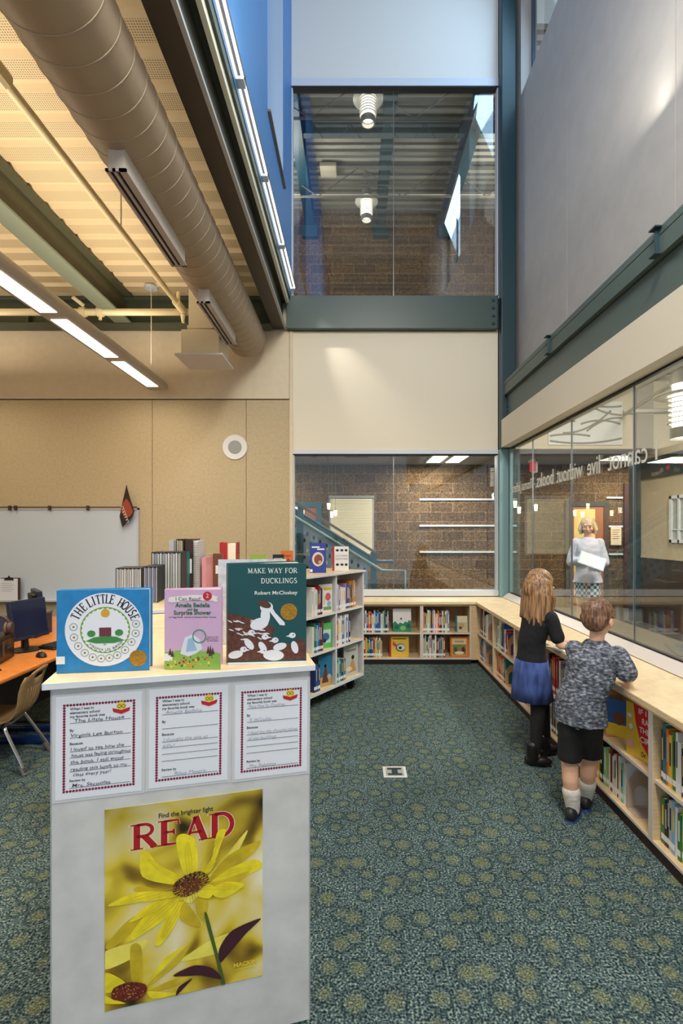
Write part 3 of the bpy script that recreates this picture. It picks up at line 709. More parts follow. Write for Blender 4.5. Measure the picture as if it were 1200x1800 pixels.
cv.build('curved_line', mat('art_line_grey', (140, 132, 118), .6), t, world=True, smooth=True)
# conduits
tag(MB().tube([(4.52, 8.35, 3.56), (3.9, 6.0, 3.43), (3.4, 4.0, 3.3)], .03, 10).build('conduit', mat('greige_pipe', (178, 168, 148), .5), smooth=True), 'sloping greige conduit behind the top of the right window', 'pipe')
tag(MB().tube([(4.50, 8.34, 3.60), (5.3, 8.34, 3.62)], .035, 10).build('conduit', mat('cream_pipe', (216, 208, 188), .5), smooth=True), 'short level cream conduit beside the big pendant lamp', 'pipe')
# exit sign, and reflected room lamps built as little glowing pendants
t = thing('exit_sign', 'small red exit sign hanging from the hall ceiling behind the right window', 'sign', (3.26, 9.05, 2.7))
MB().box(3.225, 8.98, 2.69, 3.255, 9.2, 2.86).build('sign_box', emis('sign_red', (214, 30, 52), .7), t, world=True)
MB().box(3.262, 9.0, 2.66, 3.30, 9.2, 2.90).box(3.20, 9.0, 2.86, 3.30, 9.2, 2.90).build('bracket', WHTTRIM, t, world=True)
MB().cyl((3.25, 9.1, 2.9), (3.25, 9.1, 3.0), .012, n=8).build('stem', WHTTRIM, t, world=True)
GLOB = emis('reflected_lamp_glow', (255, 236, 196), 7)
def little(lb, x, y, Y):
    p = ray_y(x, y, Y); t = thing('reflected_pendant', lb, 'pendant lamp', p, 0, 'lamp reflections built in the hall')
    MB().cyl((0, 0, -.055), (0, 0, .055), .024, .030, n=14).build('shade', GLOB, t)
    MB().cyl((0, 0, .055), (0, 0, .09), .02, n=10).cyl((0, 0, .09), (0, 0, max(.1, 2.99-p.z)), .003, n=6).build('cord', mat('cord_grey', (120, 116, 110), .6), t)
little('reflected white pendant highest over the top left corner of the blind', 577.5, 890, 9.6)
little('reflected white pendant in front of the blind, lower left of a pair', 583, 904.5, 9.7)
little('reflected white pendant in front of the blind, right of a pair', 589.5, 902, 9.9)
little('reflected white pendant farthest left over the stair rail', 521, 897, 9.6)
little('reflected white pendant just right of the teal stair post', 532, 902, 9.7)
little('reflected white pendant behind the right window nearest the corner mullion', 905, 886.5, 8.7)
little('reflected white pendant behind the right window, lowest of three', 912, 897, 8.8)
little('reflected white pendant behind the right window beside a pane joint', 941.5, 892.5, 8.9)

# stair with its teal balustrade
SY = 7.7
def sp(x, y, Y=SY): return ray_y(x, y, Y)
t = thing('staircase', 'teal steel staircase with punched balustrade panels behind the lower back window', 'staircase', (.3, SY, 0))
top0, top1 = sp(660, 969), sp(505, 872)
d = (top1-top0); d.normalize(); far = top0+d*3.4
def slanted(dz0, dz1, y0, y1, a=top0, e=far):
    return MB().prism([(0, dz0), (0, dz1), (1, dz1), (1, dz0)], (a.x, y0, a.z), (e.x-a.x, 0, e.z-a.z), (0, 0, 1), (0, y1-y0, 0))
slanted(-.045, 0, SY-.05, SY+.06).build('cap_rail', mat('cap_rail_grey_brown', (104, 92, 84), .4), t, world=True)
slanted(-.22, -.16, SY-.02, SY+.02).build('upper_rail', STAIRT, t, world=True)
slanted(-.32, -.23, SY+.10, SY+.12).build('pale_stringer', mat('pale_stringer', (196, 190, 172), .6), t, world=True)
pa, pe = top0+Vector((-.12, 0, -.30+.076)), far+Vector((0, 0, -.30))
pn = MB().prism([(0, 0), (0, -.72), (1, -.72), (1, 0)], (pa.x, SY-.004, pa.z), (pe.x-pa.x, 0, pe.z-pa.z), (0, 0, 1), (0, .008, 0))
pn.build('punched_panel', mat('panel_blue_grey', (128, 152, 172), .4), t, world=True)
ho = MB(); rnd = random.Random(3)
L_ = (pe-pa).length; dd = (pe-pa).normalized()
for k in range(26):
    for j in range(5):
        q = pa+dd*(.06+k*.115+(j % 2)*.055); z = q.z-.09-j*.13
        a = [( .020*math.cos(PI*2*i/12), .030*math.sin(PI*2*i/12)+(.012 if i == 3 else 0)) for i in range(12)]
        ho.prism(a, (q.x, SY-.0055, z), (1, 0, 0), (0, 0, 1), (0, .0012, 0), mi=(k*3+j*5) % 3)
ho.build('hole_pattern', [mat('hole_brown', (58, 44, 36), .8), mat('hole_cream', (214, 204, 172), .8), mat('hole_dark', (40, 52, 60), .8)], t, world=True)
for xx in (.30, -.82, -1.9):
    z1 = top0.z+(xx-top0.x)*(far.z-top0.z)/(far.x-top0.x)-.03
    z0 = 0 if xx > 0 else z1-1.15
    MB().box(xx-.045, SY-.04, z0, xx+.045, SY+.05, z1).build('post', STAIRT, t, world=True)
h0 = [sp(x, y, SY-.14) for x, y in ((500, 897), (671, 1003), (711, 1003), (711, 1050))]
h0[-1].z = 0.0
MB().tube([h0[0]+(h0[0]-h0[1])*.6]+h0, .024, 10).build('handrail', TEALL, t, world=True, smooth=True)
h1 = [sp(x, y, SY+.14) for x, y in ((500, 884), (664, 987), (692, 987))]
MB().tube([h1[0]+(h1[0]-h1[1])*.6]+h1, .024, 10).build('handrail', STAIRT, t, world=True, smooth=True)
st = MB()
for k in range(11):
    x = .22-k*.28; st.box(x-.28, SY+.13, 0 if k < 1 else .16*(k-1), x, SY+.75, .16*(k+1))
st.build('treads', TILE, t, world=True)

# ------------------------------------------------------------------ the quotation on the glass (reads from the hall, so mirrored here)
t = thing('glass_quotation', 'white vinyl quotation on the right window, mirrored on this side', 'lettering', (1.992, 4.9, 2.086))
VIN = mat('white_vinyl', (222, 222, 214), .6)
def qt(s, ya, yb, h, z):
    m = MB(); text(m, s, (1.9915, ya, z), (0, 1, 0), (0, 0, 1), width=yb-ya, height=h, bold=.004); return m
for s, ya, yb, h, z in (('I', 3.288, 3.312, .155, 2.086), ('cannot', 3.40, 3.93, .155, 2.086), ('live', 4.06, 4.28, .155, 2.086), ('without', 4.37, 4.93, .155, 2.086), ('books.', 5.01, 5.50, .155, 2.086)):
    qt(s, ya, yb, h, z).build('word', VIN, t, world=True)
qt('-Thomas Jefferson', 5.53, 6.42, .115, 2.094).build('attribution', VIN, t, world=True)
# ------------------------------------------------------------------ things hanging under the low ceiling
DUCT = mat('painted_duct_greige', (154, 136, 114), .42, .0)
dx, dz, dr = -1.335, 4.005, .236
t = thing('spiral_duct', 'big greige spiral duct running under the low ceiling', 'air duct', (dx, 6.3, dz))
MB().cyl((dx, -.6, dz), (dx, 6.2, dz), dr, n=48, caps=False).build('duct', DUCT, t, world=True, smooth=True)
cp = MB()
pr = [(dr, 0)]+[(dr*math.cos(a*PI/16), .20*math.sin(a*PI/16)) for a in range(1, 9)]
cp.lathe(pr, (dx, 6.2, dz), n=48, axis='Y').build('end_cap', DUCT, t, world=True, smooth=True)
hx = MB(); pts = []
n = int((6.06+.6)/.148*36)
for i in range(n+1):
    a = 2*PI*i/36; pts.append((dx+(dr+.001)*math.cos(a), -.6+.148*i/36, dz+(dr+.001)*math.sin(a)))
hx.tube(pts, .0035, 5).build('spiral_seam', mat('duct_seam', (160, 142, 120), .4), t, world=True, smooth=True)
for yy in (2.2, 5.0):
    MB().cyl((dx, yy, dz+dr), (dx, yy, 4.58), .005, n=6).build('hanger_rod', STEEL, t, world=True)
LAV = mat('slot_diffuser_metal', (176, 164, 160), .4)
for lb, y0, y1 in (('slot diffuser under the duct nearer the camera', 2.82, 3.85), ('slot diffuser under the far end of the duct', 4.46, 5.48)):
    q = thing('slot_diffuser', lb, 'air diffuser', (-1.342, (y0+y1)/2, 3.65), 0, 'slot diffusers under the duct')
    MB().box(-1.39, y0+.01, 3.658, -1.295, y1-.01, 3.80).build('plenum', mat('plenum_cream', (186, 178, 168), .5), q, world=True)
    g = MB()
    for a, c in ((-1.402, -1.383), (-1.362, -1.344), (-1.325, -1.283)): g.box(a, y0, 3.646, c, y1, 3.660)
    g.box(-1.402, y0, 3.646, -1.283, y0+.012, 3.66).box(-1.402, y1-.012, 3.646, -1.283, y1, 3.66)
    g.build('face_frame', LAV, q, world=True)
    MB().box(-1.39, y0+.01, 3.6575, -1.295, y1-.01, 3.659).build('slots', DARK, q, world=True)
# square diffuser box with its riser
CRB = mat('cream_sheet_metal', (218, 204, 172), .5)
q = thing('ceiling_diffuser', 'square box diffuser with a pale face hanging beside the duct', 'air diffuser', (-1.62, 5.55, 3.48))
MB().box(-1.845, 5.34, 3.51, -1.44, 5.74, 3.765).build('plenum', CRB, q, world=True, bevel=.006)
MB().prism([(-.26, -.25), (.25, -.25), (.25, .25), (-.26, .25)], (-1.645, 5.55, 3.48), (1, 0, 0), (0, 1, 0), (0, 0, .02)).build('face_plate', mat('face_plate_grey', (206, 200, 202), .4), q, world=True, bevel=.004)
MB().box(-1.79, 5.42, 3.765, -1.53, 5.7, 4.58).box(-1.80, 5.40, 3.80, -1.52, 5.71, 3.83).build('riser', CRB, q, world=True)
# sprinkler pipes
PIPE = mat('cream_pipe_paint', (226, 212, 172), .45)
q = thing('sprinkler_main', 'cream pipe crossing level in front of the dark girder', 'pipe', (-3.5, 5.9, 4.19))
MB().tube([(-6, 5.9, 4.19), (-1.62, 5.9, 4.19)], .04, 14).build('pipe', PIPE, q, world=True, smooth=True)
for px in (114, 146, 176):
    x = (px-X0)/F*5.9
    MB().cyl((x-.03, 5.9, 4.19), (x+.03, 5.9, 4.19), .056, n=14).cyl((x, 5.9, 4.14), (x, 5.9, 4.10), .02, n=8).build('clamp', PIPE, q, world=True)
MB().tube([((150-X0)/F*5.9, 5.86, 4.25), ((140-X0)/F*5.9, 5.75, 4.30)], .022, 8).tube([((180-X0)/F*5.9, 5.88, 4.22), ((183-X0)/F*5.9, 5.86, 4.36), ((160-X0)/F*5.9, 5.82, 4.37)], .018, 8).build('branch', PIPE, q, world=True, smooth=True)
q = thing('sprinkler_branch', 'thin cream pipe running along the low ceiling toward the level pipe', 'pipe', (-2.0, 3, 4.2))
MB().tube([(-2.0, .6, 4.19), (-2.0, 5.84, 4.19)], .03, 12).build('pipe', PIPE, q, world=True, smooth=True)
MB().cyl((-2.0, 5.62, 4.19), (-2.0, 5.86, 4.19), .045, n=12).cyl((-2.0, 5.70, 4.19), (-2.0, 5.70, 4.33), .022, n=8).cyl((-2.0, 5.86, 4.14), (-2.0, 5.86, 4.05), .03, .018, n=10).build('coupling', PIPE, q, world=True)
MB().cyl((-2.0, 2.72, 4.19), (-2.0, 2.86, 4.19), .055, n=12).build('coupling', PIPE, q, world=True)
for yy in (2.8, 4.3):
    MB().cyl((-2.0, yy, 4.22), (-2.0, yy, 4.58), .006, n=6).build('hanger_rod', STEEL, q, world=True)
# long linear pendant light
q = thing('linear_pendant', 'long linear pendant light with glowing lenses at upper left', 'pendant lamp', (-2.47, 3, 3.42))
lx, lz = -2.47, 3.40
def lampshape(n=14):
    P = [(-.125, .005), (-.10, -.016), (.10, -.016), (.125, .005)]
    for i in range(n+1):
        a = PI*i/n; P.append((.125*math.cos(a), .010+.125*math.sin(a)))
    return P
MB().prism(lampshape(), (lx, -.4, lz), (1, 0, 0), (0, 0, 1), (0, 6.72, 0)).build('housing', mat('fixture_grey_white', (176, 168, 156), .4), q, world=True)
for k, (a, c) in enumerate(((5.24, 6.14), (4.19, 5.10), (3.14, 4.05), (2.09, 3.00), (1.04, 1.95))):
    MB().box(lx-.068, a, lz-.021, lx+.068, c, lz-.015).build('lens', emis('lens_glow', (255, 248, 236), 3.2), q, world=True)
MB().cyl((lx, 6.1, lz+.13), (lx, 6.1, 4.58), .005, n=6).build('cable', mat('cable_white', (226, 220, 206), .5), q, world=True)
MB().lathe([(.001, 4.555), (.075, 4.558), (.085, 4.58)], (lx, 6.1, 0), n=24).build('canopy', WHTTRIM, q, world=True)
MB().cyl((lx, 2.6, lz+.13), (lx, 2.6, 4.58), .005, n=6).build('cable', mat('cable_white', (226, 220, 206), .5), q, world=True)
# strip lights at the foot of the blue wall
TUBE = emis('tube_glow', (255, 250, 240), 3.0)
ends = [6.45, 5.47, 4.41, 3.47, 2.5, 1.5, .5]
nm = ['farthest', 'second from the back wall', 'third from the back wall', 'fourth from the back wall', 'fifth from the back wall', 'nearest the camera']
for k in range(6):
    a, c = ends[k]-.04, ends[k+1]+.04
    q = thing('strip_light', 'twin tube strip light under the blue wall, '+nm[k], 'strip light', (-.785, (a+c)/2, 4.72), 0, 'strip lights along the blue wall')
    MB().box(-.815, c-.05, 4.735, -.755, a+.05, 4.775).build('housing', mat('strip_housing', (92, 96, 100), .4), q, world=True)
    for xx in (-.806, -.764): MB().cyl((xx, c, 4.727), (xx, a, 4.727), .009, n=10).build('tube', TUBE, q, world=True)
    MB().box(-.813, c-.045, 4.712, -.757, c, 4.737).build('socket', WHTTRIM, q, world=True)
    MB().box(-.813, a, 4.712, -.757, a+.035, 4.737).build('socket', WHTTRIM, q, world=True)
area('strip_glow', (-.72, 3.4, 4.80), .05, 26, NEUT, (-.55, 3.4, 6.2), 5.5)
# round wall speaker
p = ray_y(413, 786.5, WY)
q = thing('wall_speaker', 'round white speaker on the tan wall', 'speaker', (p.x, WY, p.z))
MB().lathe([(.088, -.012), (.155, -.02), (.162, -.012), (.162, -.0005)], (p.x, WY, p.z), n=40, axis='Y').build('rim', mat('speaker_white', (222, 220, 218), .5), q, world=True)
MB().lathe([(.001, -.016), (.088, -.014)], (p.x, WY, p.z), n=32, axis='Y').build('grille', mat('speaker_grey', (150, 152, 150), .6), q, world=True)
# ------------------------------------------------------------------ low shelving along the back and right walls
FX, FY = 1.487, 6.04
cb = MB()
cb.prism([(-.75, FY-.022), (1.465, FY-.022), (1.465, .30), (1.93, .30), (1.93, 6.47), (-.75, 6.47)], (0, 0, .725), (1, 0, 0), (0, 1, 0), (0, 0, .035))
ct = cb.build('counter_top', MAPLE, bevel=.004)
tag(ct, 'continuous pale maple worktop over the low shelves, turning the corner', 'worktop')
KICK = mat('toe_kick_black', (22, 18, 17), .7)
KICKB = mat('toe_kick_brown', (52, 34, 30), .6)
def low_unit(label, W, loc, rz, kick, D=.46):
    t = thing('bookshelf', label, 'bookshelf', loc, rz, 'low bookshelves under the worktop')
    H = .722; p = .018
    for x in (0, W-p):
        MB().box(x, .002, .06, x+p, D, H).box(x, 0, .06, x+p, .002, H, 1).build('side_panel', [MAPLED, EDGE], t)
    MB().box(p, .002, .06, W-p, D, .075).box(p, 0, .06, W-p, .002, .075, 1).build('bottom_panel', [MAPLED, EDGE], t)
    MB().box(p, .012, .362, W-p, D-.01, .380).box(p, .010, .362, W-p, .012, .380, 1).build('shelf', [MAPLED, EDGE], t)
    MB().box(p, .002, H-.018, W-p, D, H).build('top_panel', [MAPLED], t)
    MB().box(p, D-.012, .075, W-p, D, H-.018).build('back_panel', MAPLED, t)
    MB().box(0, .008, 0, W, .03, .059).build('toe_kick', kick, t)
    return t
BW = .7125
nmr = ['corner', 'second', 'third', 'fourth', 'fifth', 'sixth', 'seventh']
RU = []
for k in range(8):
    y = 6.075-BW*k
    if y-BW < .2: break
    lb = ['low maple shelf unit of the right wall, first from the corner', 'low maple shelf unit of the right wall, second from the corner', 'low maple shelf unit standing behind the girl', 'low maple shelf unit between the girl and the boy', 'low maple shelf unit with the red and yellow circus book', 'low maple shelf unit nearest the camera, cut by the picture edge', 'low empty shelf unit of the right wall, seventh from the corner', 'low empty shelf unit of the right wall, last from the corner'][k]
    RU.append(low_unit(lb, BW-.001, (FX, y, 0), -PI/2, KICKB))
BU = [low_unit('low maple shelf unit of the back wall holding the yellow book', .796, (.02, FY, 0), 0, KICK, .43), low_unit('low maple shelf unit of the back wall beside the corner', .596, (.818, FY, 0), 0, KICK, .43)]
tag(MB().box(1.415, FY, .055, 1.484, FY+.02, .722).build('corner_filler', MAPLED), 'narrow maple filler strip where the two shelf rows meet', 'filler panel')

# ------------------------------------------------------------------ books
PAL = dict(navy=(34, 44, 92), blue=(48, 92, 160), teal=(30, 112, 120), green=(52, 118, 70), lime=(148, 176, 72), white=(226, 226, 224), cream=(226, 214, 186),
           red=(176, 40, 46), maroon=(104, 28, 40), orange=(212, 112, 48), yellow=(222, 184, 62), purple=(108, 66, 130), violet=(150, 128, 178), grey=(136, 138, 142),
           silver=(180, 182, 188), black=(30, 30, 34), brown=(108, 72, 50), tan=(190, 156, 114), pink=(222, 152, 160), sky=(130, 176, 208), mint=(140, 186, 158))
BOOKM = {k: mat('book_cloth_'+k, v, .38) for k, v in PAL.items()}
PAGES = mat('book_pages', (236, 228, 208), .9)
LABW = mat('spine_label_white', (232, 234, 236), .6)
ORD = 'first second third fourth fifth sixth seventh eighth ninth tenth eleventh twelfth thirteenth fourteenth fifteenth sixteenth seventeenth eighteenth nineteenth twentieth'.split()
brnd = random.Random(21)
def spine_book(col, wd, h, d, mark=None, lab=True, marks=True):
    """standing book, spine on y=0 facing -y, origin at its lower left front corner"""
    c = .0022
    r = MB().box(0, 0, 0, c, d, h).box(wd-c, 0, 0, wd, d, h).box(c, 0, 0, wd-c, .003, h)
    o = r.build('picture_book', BOOKM[col])
    MB().box(c, .003, .003, wd-c, d-.004, h-.004).build('pages', PAGES, o)
    if lab: MB().box(.001, -.0008, .022, wd-.001, 0, .050).build('spine_label', LABW, o)
    if marks and mark: MB().box(wd*.28, -.0007, h*.42, wd*.72, 0, h*.86).build('title_band', BOOKM[mark], o)
    return o
def row(base, rz, x0, z, cols, shelf, group, wr=(.014, .03), hr=(.20, .29), y=.03, lean=0, gap=.0006, lab=True, d=.2, maxx=None):
    """books side by side from x0 along the local x of a unit at base"""
    M = Matrix.Translation(base) @ Matrix.Rotation(rz, 4, 'Z'); x = x0
    lst = cols.split(); n = len(lst)
    for i, cname in enumerate(lst):
        wd = brnd.uniform(*wr); h = brnd.uniform(*hr)
        if maxx and x+wd > maxx: print('row full', shelf, i, n); break
        mark = brnd.choice(['cream', 'white', 'yellow', 'navy', 'silver', None])
        if mark == cname: mark = 'black'
        o = spine_book(cname, wd, h, min(d, h*.9), mark, lab)
        o.location = M @ Vector((x, y+brnd.uniform(0, .008), z+.0005)); o.rotation_euler = (0, 0, rz)
        adj = 'tall' if h > hr[0]+.66*(hr[1]-hr[0]) else ('short' if h < hr[0]+.33*(hr[1]-hr[0]) else 'middling')
        thick = 'thick ' if wd > wr[0]+.7*(wr[1]-wr[0]) else ''
        if len(shelf.split()) > 8: thick = ''
        tag(o, '%s %s%s book, %s from the left, %s' % (adj, thick, cname, ORD[i], shelf), 'book', group)
        x += wd+gap
    return x
def bookend(base, rz, x, y, z, label, m=None, h=.19, d=.15):
    M = Matrix.Translation(base) @ Matrix.Rotation(rz, 4, 'Z')
    o = thing('bookend', label, 'bookend', M @ Vector((x, y, z+.001)), rz, 'arched bookends')
    P = [(0, 0), (.035, 0), (.035, .085)]+[(.035+.04-.04*math.cos(a*PI/8), .085+.04*math.sin(a*PI/8)) for a in range(1, 8)]+[(.115, .085), (.115, 0), (d, 0), (d, h), (.05, h), (0, h-.06)]
    m = m or mat('bookend_tan', (196, 154, 118), .5)
    MB().prism(P, (0, 0, 0), (0, 1, 0), (0, 0, 1), (.003, 0, 0)).build('plate', m, o)
    MB().box(.003, 0, .0005, .10, d, .002).build('foot', m, o)
    return o
def face_book(name, label, cat, loc, rz, wd, h, t, col, art=(), spine=None, tilt=0, group=None, back=None):
    """book shown cover forward; cover on y=0 facing -y, origin at the lower middle of the cover"""
    o = thing(name, label, cat, loc, 0, group, rot=Euler((-tilt, 0, rz), 'XYZ'))
    mm = BOOKM[col] if col in BOOKM else col
    MB().box(-wd/2, 0, 0, wd/2, .003, h).box(-wd/2, t-.003, 0, wd/2, t, h).box(-wd/2, .003, 0, -wd/2+.003, t-.003, h).build('cover', mm, o)
    MB().box(-wd/2+.003, .003, .003, wd/2-.004, t-.003, h-.004).build('pages', PAGES, o)
    if spine: MB().box(-wd/2-.0006, 0, 0, -wd/2, t, h).box(-wd/2, -.0006, 0, -wd/2+.02, 0, h).build('spine_strip', BOOKM[spine], o)
    if art:
        mb = MB(); ms = []
        for i, a in enumerate(art):
            c = a[-1]; m = BOOKM[c] if isinstance(c, str) else mat('print_%d_%d_%d' % c, c, .45)
            if m not in ms: ms.append(m)
            mi = ms.index(m); yy = -.0006-.00025*i
            if a[0] == 'r': mb.poly([(-wd/2+a[1]*wd, yy, a[2]*h), (-wd/2+a[3]*wd, yy, a[2]*h), (-wd/2+a[3]*wd, yy, a[4]*h), (-wd/2+a[1]*wd, yy, a[4]*h)], mi)
            elif a[0] == 'e': disc(mb, (-wd/2+a[1]*wd, yy, a[2]*h), (1, 0, 0), (0, 0, 1), a[3]*wd, 22, mi, a[4]*h)
            elif a[0] == 't': text(mb, a[1], (-wd/2+a[2]*wd, yy, a[3]*h), (1, 0, 0), (0, 0, 1), height=a[4]*h, width=a[5]*wd if a[5] else None, align='C', bold=.012, mi=mi)
            elif a[0] == 'p': mb.poly([(-wd/2+q[0]*wd, yy, q[1]*h) for q in a[1]], mi)
            elif a[0] == 'o': ring(mb, (-wd/2+a[1]*wd, yy, a[2]*h), (1, 0, 0), (0, 0, 1), a[3]*wd, a[4]*wd, 30, mi)
        mb.build('cover_print', ms, o)
    return o
ZL, ZU = .075, .380
LS, US = 'lower shelf of the ', 'upper shelf of the '
rb = [u.location.copy() for u in RU]
G = 'picture books on the right wall shelves'
def rrow(k, up, x0, cols, **kw):
    nm = ['first right wall bay', 'second right wall bay', 'bay behind the girl', 'bay between girl and boy', 'bay with the circus book', 'bay nearest the camera'][k]
    return row(rb[k], -PI/2, x0, ZU if up else ZL, cols, (US if up else LS)+nm, G, maxx=BW-.022, **kw)
x = rrow(0, 1, .03, 'grey red orange black green white brown navy mint purple cream white white', wr=(.02, .036), hr=(.23, .3))
bookend(rb[0], -PI/2, x+.004, .03, ZU, 'tan arched bookend on the upper shelf, first bay from the corner', h=.2)
x = rrow(0, 0, .03, 'yellow blue blue navy silver violet silver grey', wr=(.026, .04), hr=(.2, .25))
bookend(rb[0], -PI/2, x+.004, .03, ZL, 'tan arched bookend on the lower shelf, first bay from the corner', h=.17)
x = rrow(1, 1, .03, 'grey white mint white lime green black blue white white red purple', wr=(.02, .036), hr=(.22, .3))
bookend(rb[1], -PI/2, x+.004, .03, ZU, 'tan arched bookend on the upper shelf, second bay from the corner', h=.2)
x = rrow(1, 0, .03, 'red orange orange brown red orange pink red cream green teal', wr=(.02, .034), hr=(.2, .27))
bookend(rb[1], -PI/2, x+.004, .03, ZL, 'tan arched bookend on the lower shelf, second bay from the corner', h=.19)
rrow(2, 1, .03, 'grey lime yellow yellow grey white black navy brown red green cream', hr=(.22, .28))
rrow(2, 0, .03, 'white white silver blue violet navy grey orange black silver', hr=(.2, .26))
rrow(3, 1, .03, 'black brown maroon red red red red maroon white red teal mint sky blue sky sky', hr=(.24, .29), wr=(.02, .032))
rrow(3, 0, .03, 'grey black silver black tan black grey silver black cream yellow orange red white black white black mint', hr=(.22, .28), wr=(.016, .026))
rrow(4, 0, .05, 'tan orange yellow brown black green mint lime white maroon white cream maroon white mint white', hr=(.2, .275), wr=(.016, .026))
bookend(rb[4], -PI/2, .44, .03, ZL, 'greyish arched bookend under the circus book', mat('bookend_greige', (178, 160, 146), .5), h=.2)
bookend(rb[4], -PI/2, .12, .03, ZU, 'tan arched bookend beside the blue and yellow book by the boy', h=.22)
rrow(5, 1, .03, 'navy teal orange yellow green white white black grey mint maroon red blue blue navy', hr=(.22, .29), wr=(.016, .028))
rrow(5, 0, .03, 'green black black silver sky white green lime red mint lime violet cream red red blue', hr=(.2, .28), wr=(.016, .028))
# cover-forward books of the right wall
face_book('picture_book', 'red and yellow circus book shown cover forward near the boy', 'book', (FX+.065, 2.672, ZU+.001), -PI/2+.26, .255, .29, .012, 'yellow',
          [('p', [(.20, 1), (1, 1), (1, 0), (.62, 0), (.56, .16), (.38, .34), (.26, .66)], (196, 34, 36)), ('t', 'IF I', .44, .85, .10, .20, 'white'), ('t', 'RAN', .56, .68, .11, .26, 'white'), ('t', 'THE', .49, .51, .11, .26, 'white'), ('t', 'CIRCUS', .64, .34, .11, .52, 'white'),
           ('t', 'Dr.', .48, .08, .09, .13, 'black'), ('e', .12, .22, .10, .07, 'pink'), ('e', .14, .55, .05, .05, 'white'), ('e', .10, .75, .06, .04, 'white')])
face_book('picture_book', 'blue and yellow book propped cover forward behind the boy', 'book', (FX+.10, 3.0, ZU+.001), -PI/2+.75, .15, .22, .010, 'blue',
          [('r', 0, 0, 1, .34, (226, 196, 60)), ('e', .5, .5, .22, .18, 'brown')])
# back wall books
GB = 'picture books on the back wall shelves'
bb_ = [u.location.copy() for u in BU]
row(bb_[0], 0, .03, ZU, 'grey teal brown red navy violet blue white red orange white blue blue sky green white green black violet white white', US+'back left bay', GB, wr=(.014, .026), hr=(.2, .27), maxx=.42) if 0 else None
row(bb_[0], 0, .045, ZU, 'red navy purple white blue orange red white sky blue blue blue white mint green black violet', US+'back left bay', GB, wr=(.016, .024), hr=(.21, .275), maxx=.41)
row(bb_[0], 0, .045, ZL, 'yellow brown orange red yellow green teal navy blue orange yellow cream lime white tan', US.replace('upper', 'lower')+'back left bay', GB, wr=(.012, .022), hr=(.19, .25), maxx=.33)
row(bb_[1], 0, .022, ZU, 'orange tan mint white mint maroon violet white pink cream orange red navy cream green white silver grey silver'[:], US+'back corner bay', GB, wr=(.014, .02), hr=(.20, .27), maxx=.345)
row(bb_[1], 0, .022, ZL, 'tan mint cream grey white pink mint cream white maroon brown grey grey mint red red', LS+'back corner bay', GB, wr=(.014, .02), hr=(.18, .28), maxx=.29)
def bpt(px, z): return Vector(((px-X0)/F*(FY+.10), FY+.06, z+.0025))
face_book('picture_book', 'white book with green leaves shown cover forward on the back shelf', 'book', bpt(706, ZU), 0, .222, .28, .012, 'white',
          [('p', [(0, 0), (1, 0), (1, .46), (.86, .50), (.80, .40), (.66, .44), (.56, .34), (.40, .40), (.28, .32), (.12, .46), (0, .36)], (40, 128, 96)), ('e', .2, .2, .14, .10, (26, 92, 72)), ('e', .55, .16, .16, .10, (120, 176, 90)), ('e', .85, .25, .12, .10, (26, 92, 72)), ('e', .45, .56, .05, .05, 'brown')], tilt=.1)
face_book('picture_book', 'small pale book with a teal spine, cover forward by the corner', 'book', bpt(810, ZU), 0, .145, .19, .012, (lambda: mat('book_cloth_pale_cream', (214, 206, 178), .5))(),
          [('r', .12, .05, .95, .6, (186, 180, 148)), ('e', .5, .4, .25, .16, 'tan'), ('e', .4, .25, .14, .1, 'brown')], spine='teal', tilt=.1)
face_book('picture_book', 'yellow book with a striped red spine, cover forward on the lower back shelf', 'book', bpt(701, ZL), 0, .235, .245, .014, 'yellow',
          [('p', [(.18, .78), (.42, .55), (.42, .42), (.16, .58)], (206, 66, 52)), ('e', .58, .45, .26, .20, (70, 84, 110)), ('e', .60, .46, .22, .15, (206, 204, 196)), ('e', .55, .44, .08, .07, 'black'), ('r', .15, .86, .85, .9, 'black')], spine='red', tilt=.08)
face_book('picture_book', 'orange bordered book with a garden picture, cover forward beside the corner', 'book', bpt(806, ZL), 0, .222, .24, .012, 'orange',
          [('r', .10, .08, .90, .92, (218, 196, 140)), ('r', .12, .10, .88, .62, (118, 130, 72)), ('e', .30, .34, .10, .15, 'brown'), ('e', .72, .34, .10, .16, 'maroon'), ('e', .5, .20, .26, .08, 'cream'), ('r', .25, .74, .75, .80, 'grey')], tilt=.08)

# ------------------------------------------------------------------ mobile double bookcase
GREYL = mat('grey_mottled_laminate', (196, 196, 196), .45, vary=.045, scale=14)
EDGEB = mat('cool_white_edge_band', (220, 224, 232), .35)
mrz = math.atan2(.831, .556); MO = Vector((-.70, 3.963, 0)); MW = 1.44
t = thing('mobile_bookcase', 'mobile double sided bookcase on castors behind the dark green book', 'bookcase', MO, mrz)
MD = .58; ZS = [(.125, .15), (.49, .508), (.827, .845)]
for x in (0, .471, .95, MW-.018):
    MB().box(x, .003, .125, x+.018, MD, 1.19).box(x, 0, .125, x+.018, .003, 1.19, 1).build('side_panel' if x in (0, MW-.018) else 'divider', [GREYL, EDGEB], t)
for z0, z1 in ZS:
    xs = [.018, .471+.018, .95+.018]; xe = [.471, .95, MW-.018]
    for a, c in zip(xs, xe): MB().box(a, .003, z0, c, MD, z1).box(a, 0, z0, c, .003, z1, 1).build('shelf', [MAPLE, EDGEB], t)
MB().box(.018, MD/2-.01, .15, MW-.018, MD/2+.01, 1.19).build('centre_panel', GREYL, t)
MB().box(-.02, -.015, 1.192, MW+.02, MD+.02, 1.21).box(-.02, -.018, 1.192, MW+.02, -.015, 1.21, 1).build('top', [MAPLE, EDGEB], t, bevel=.002)
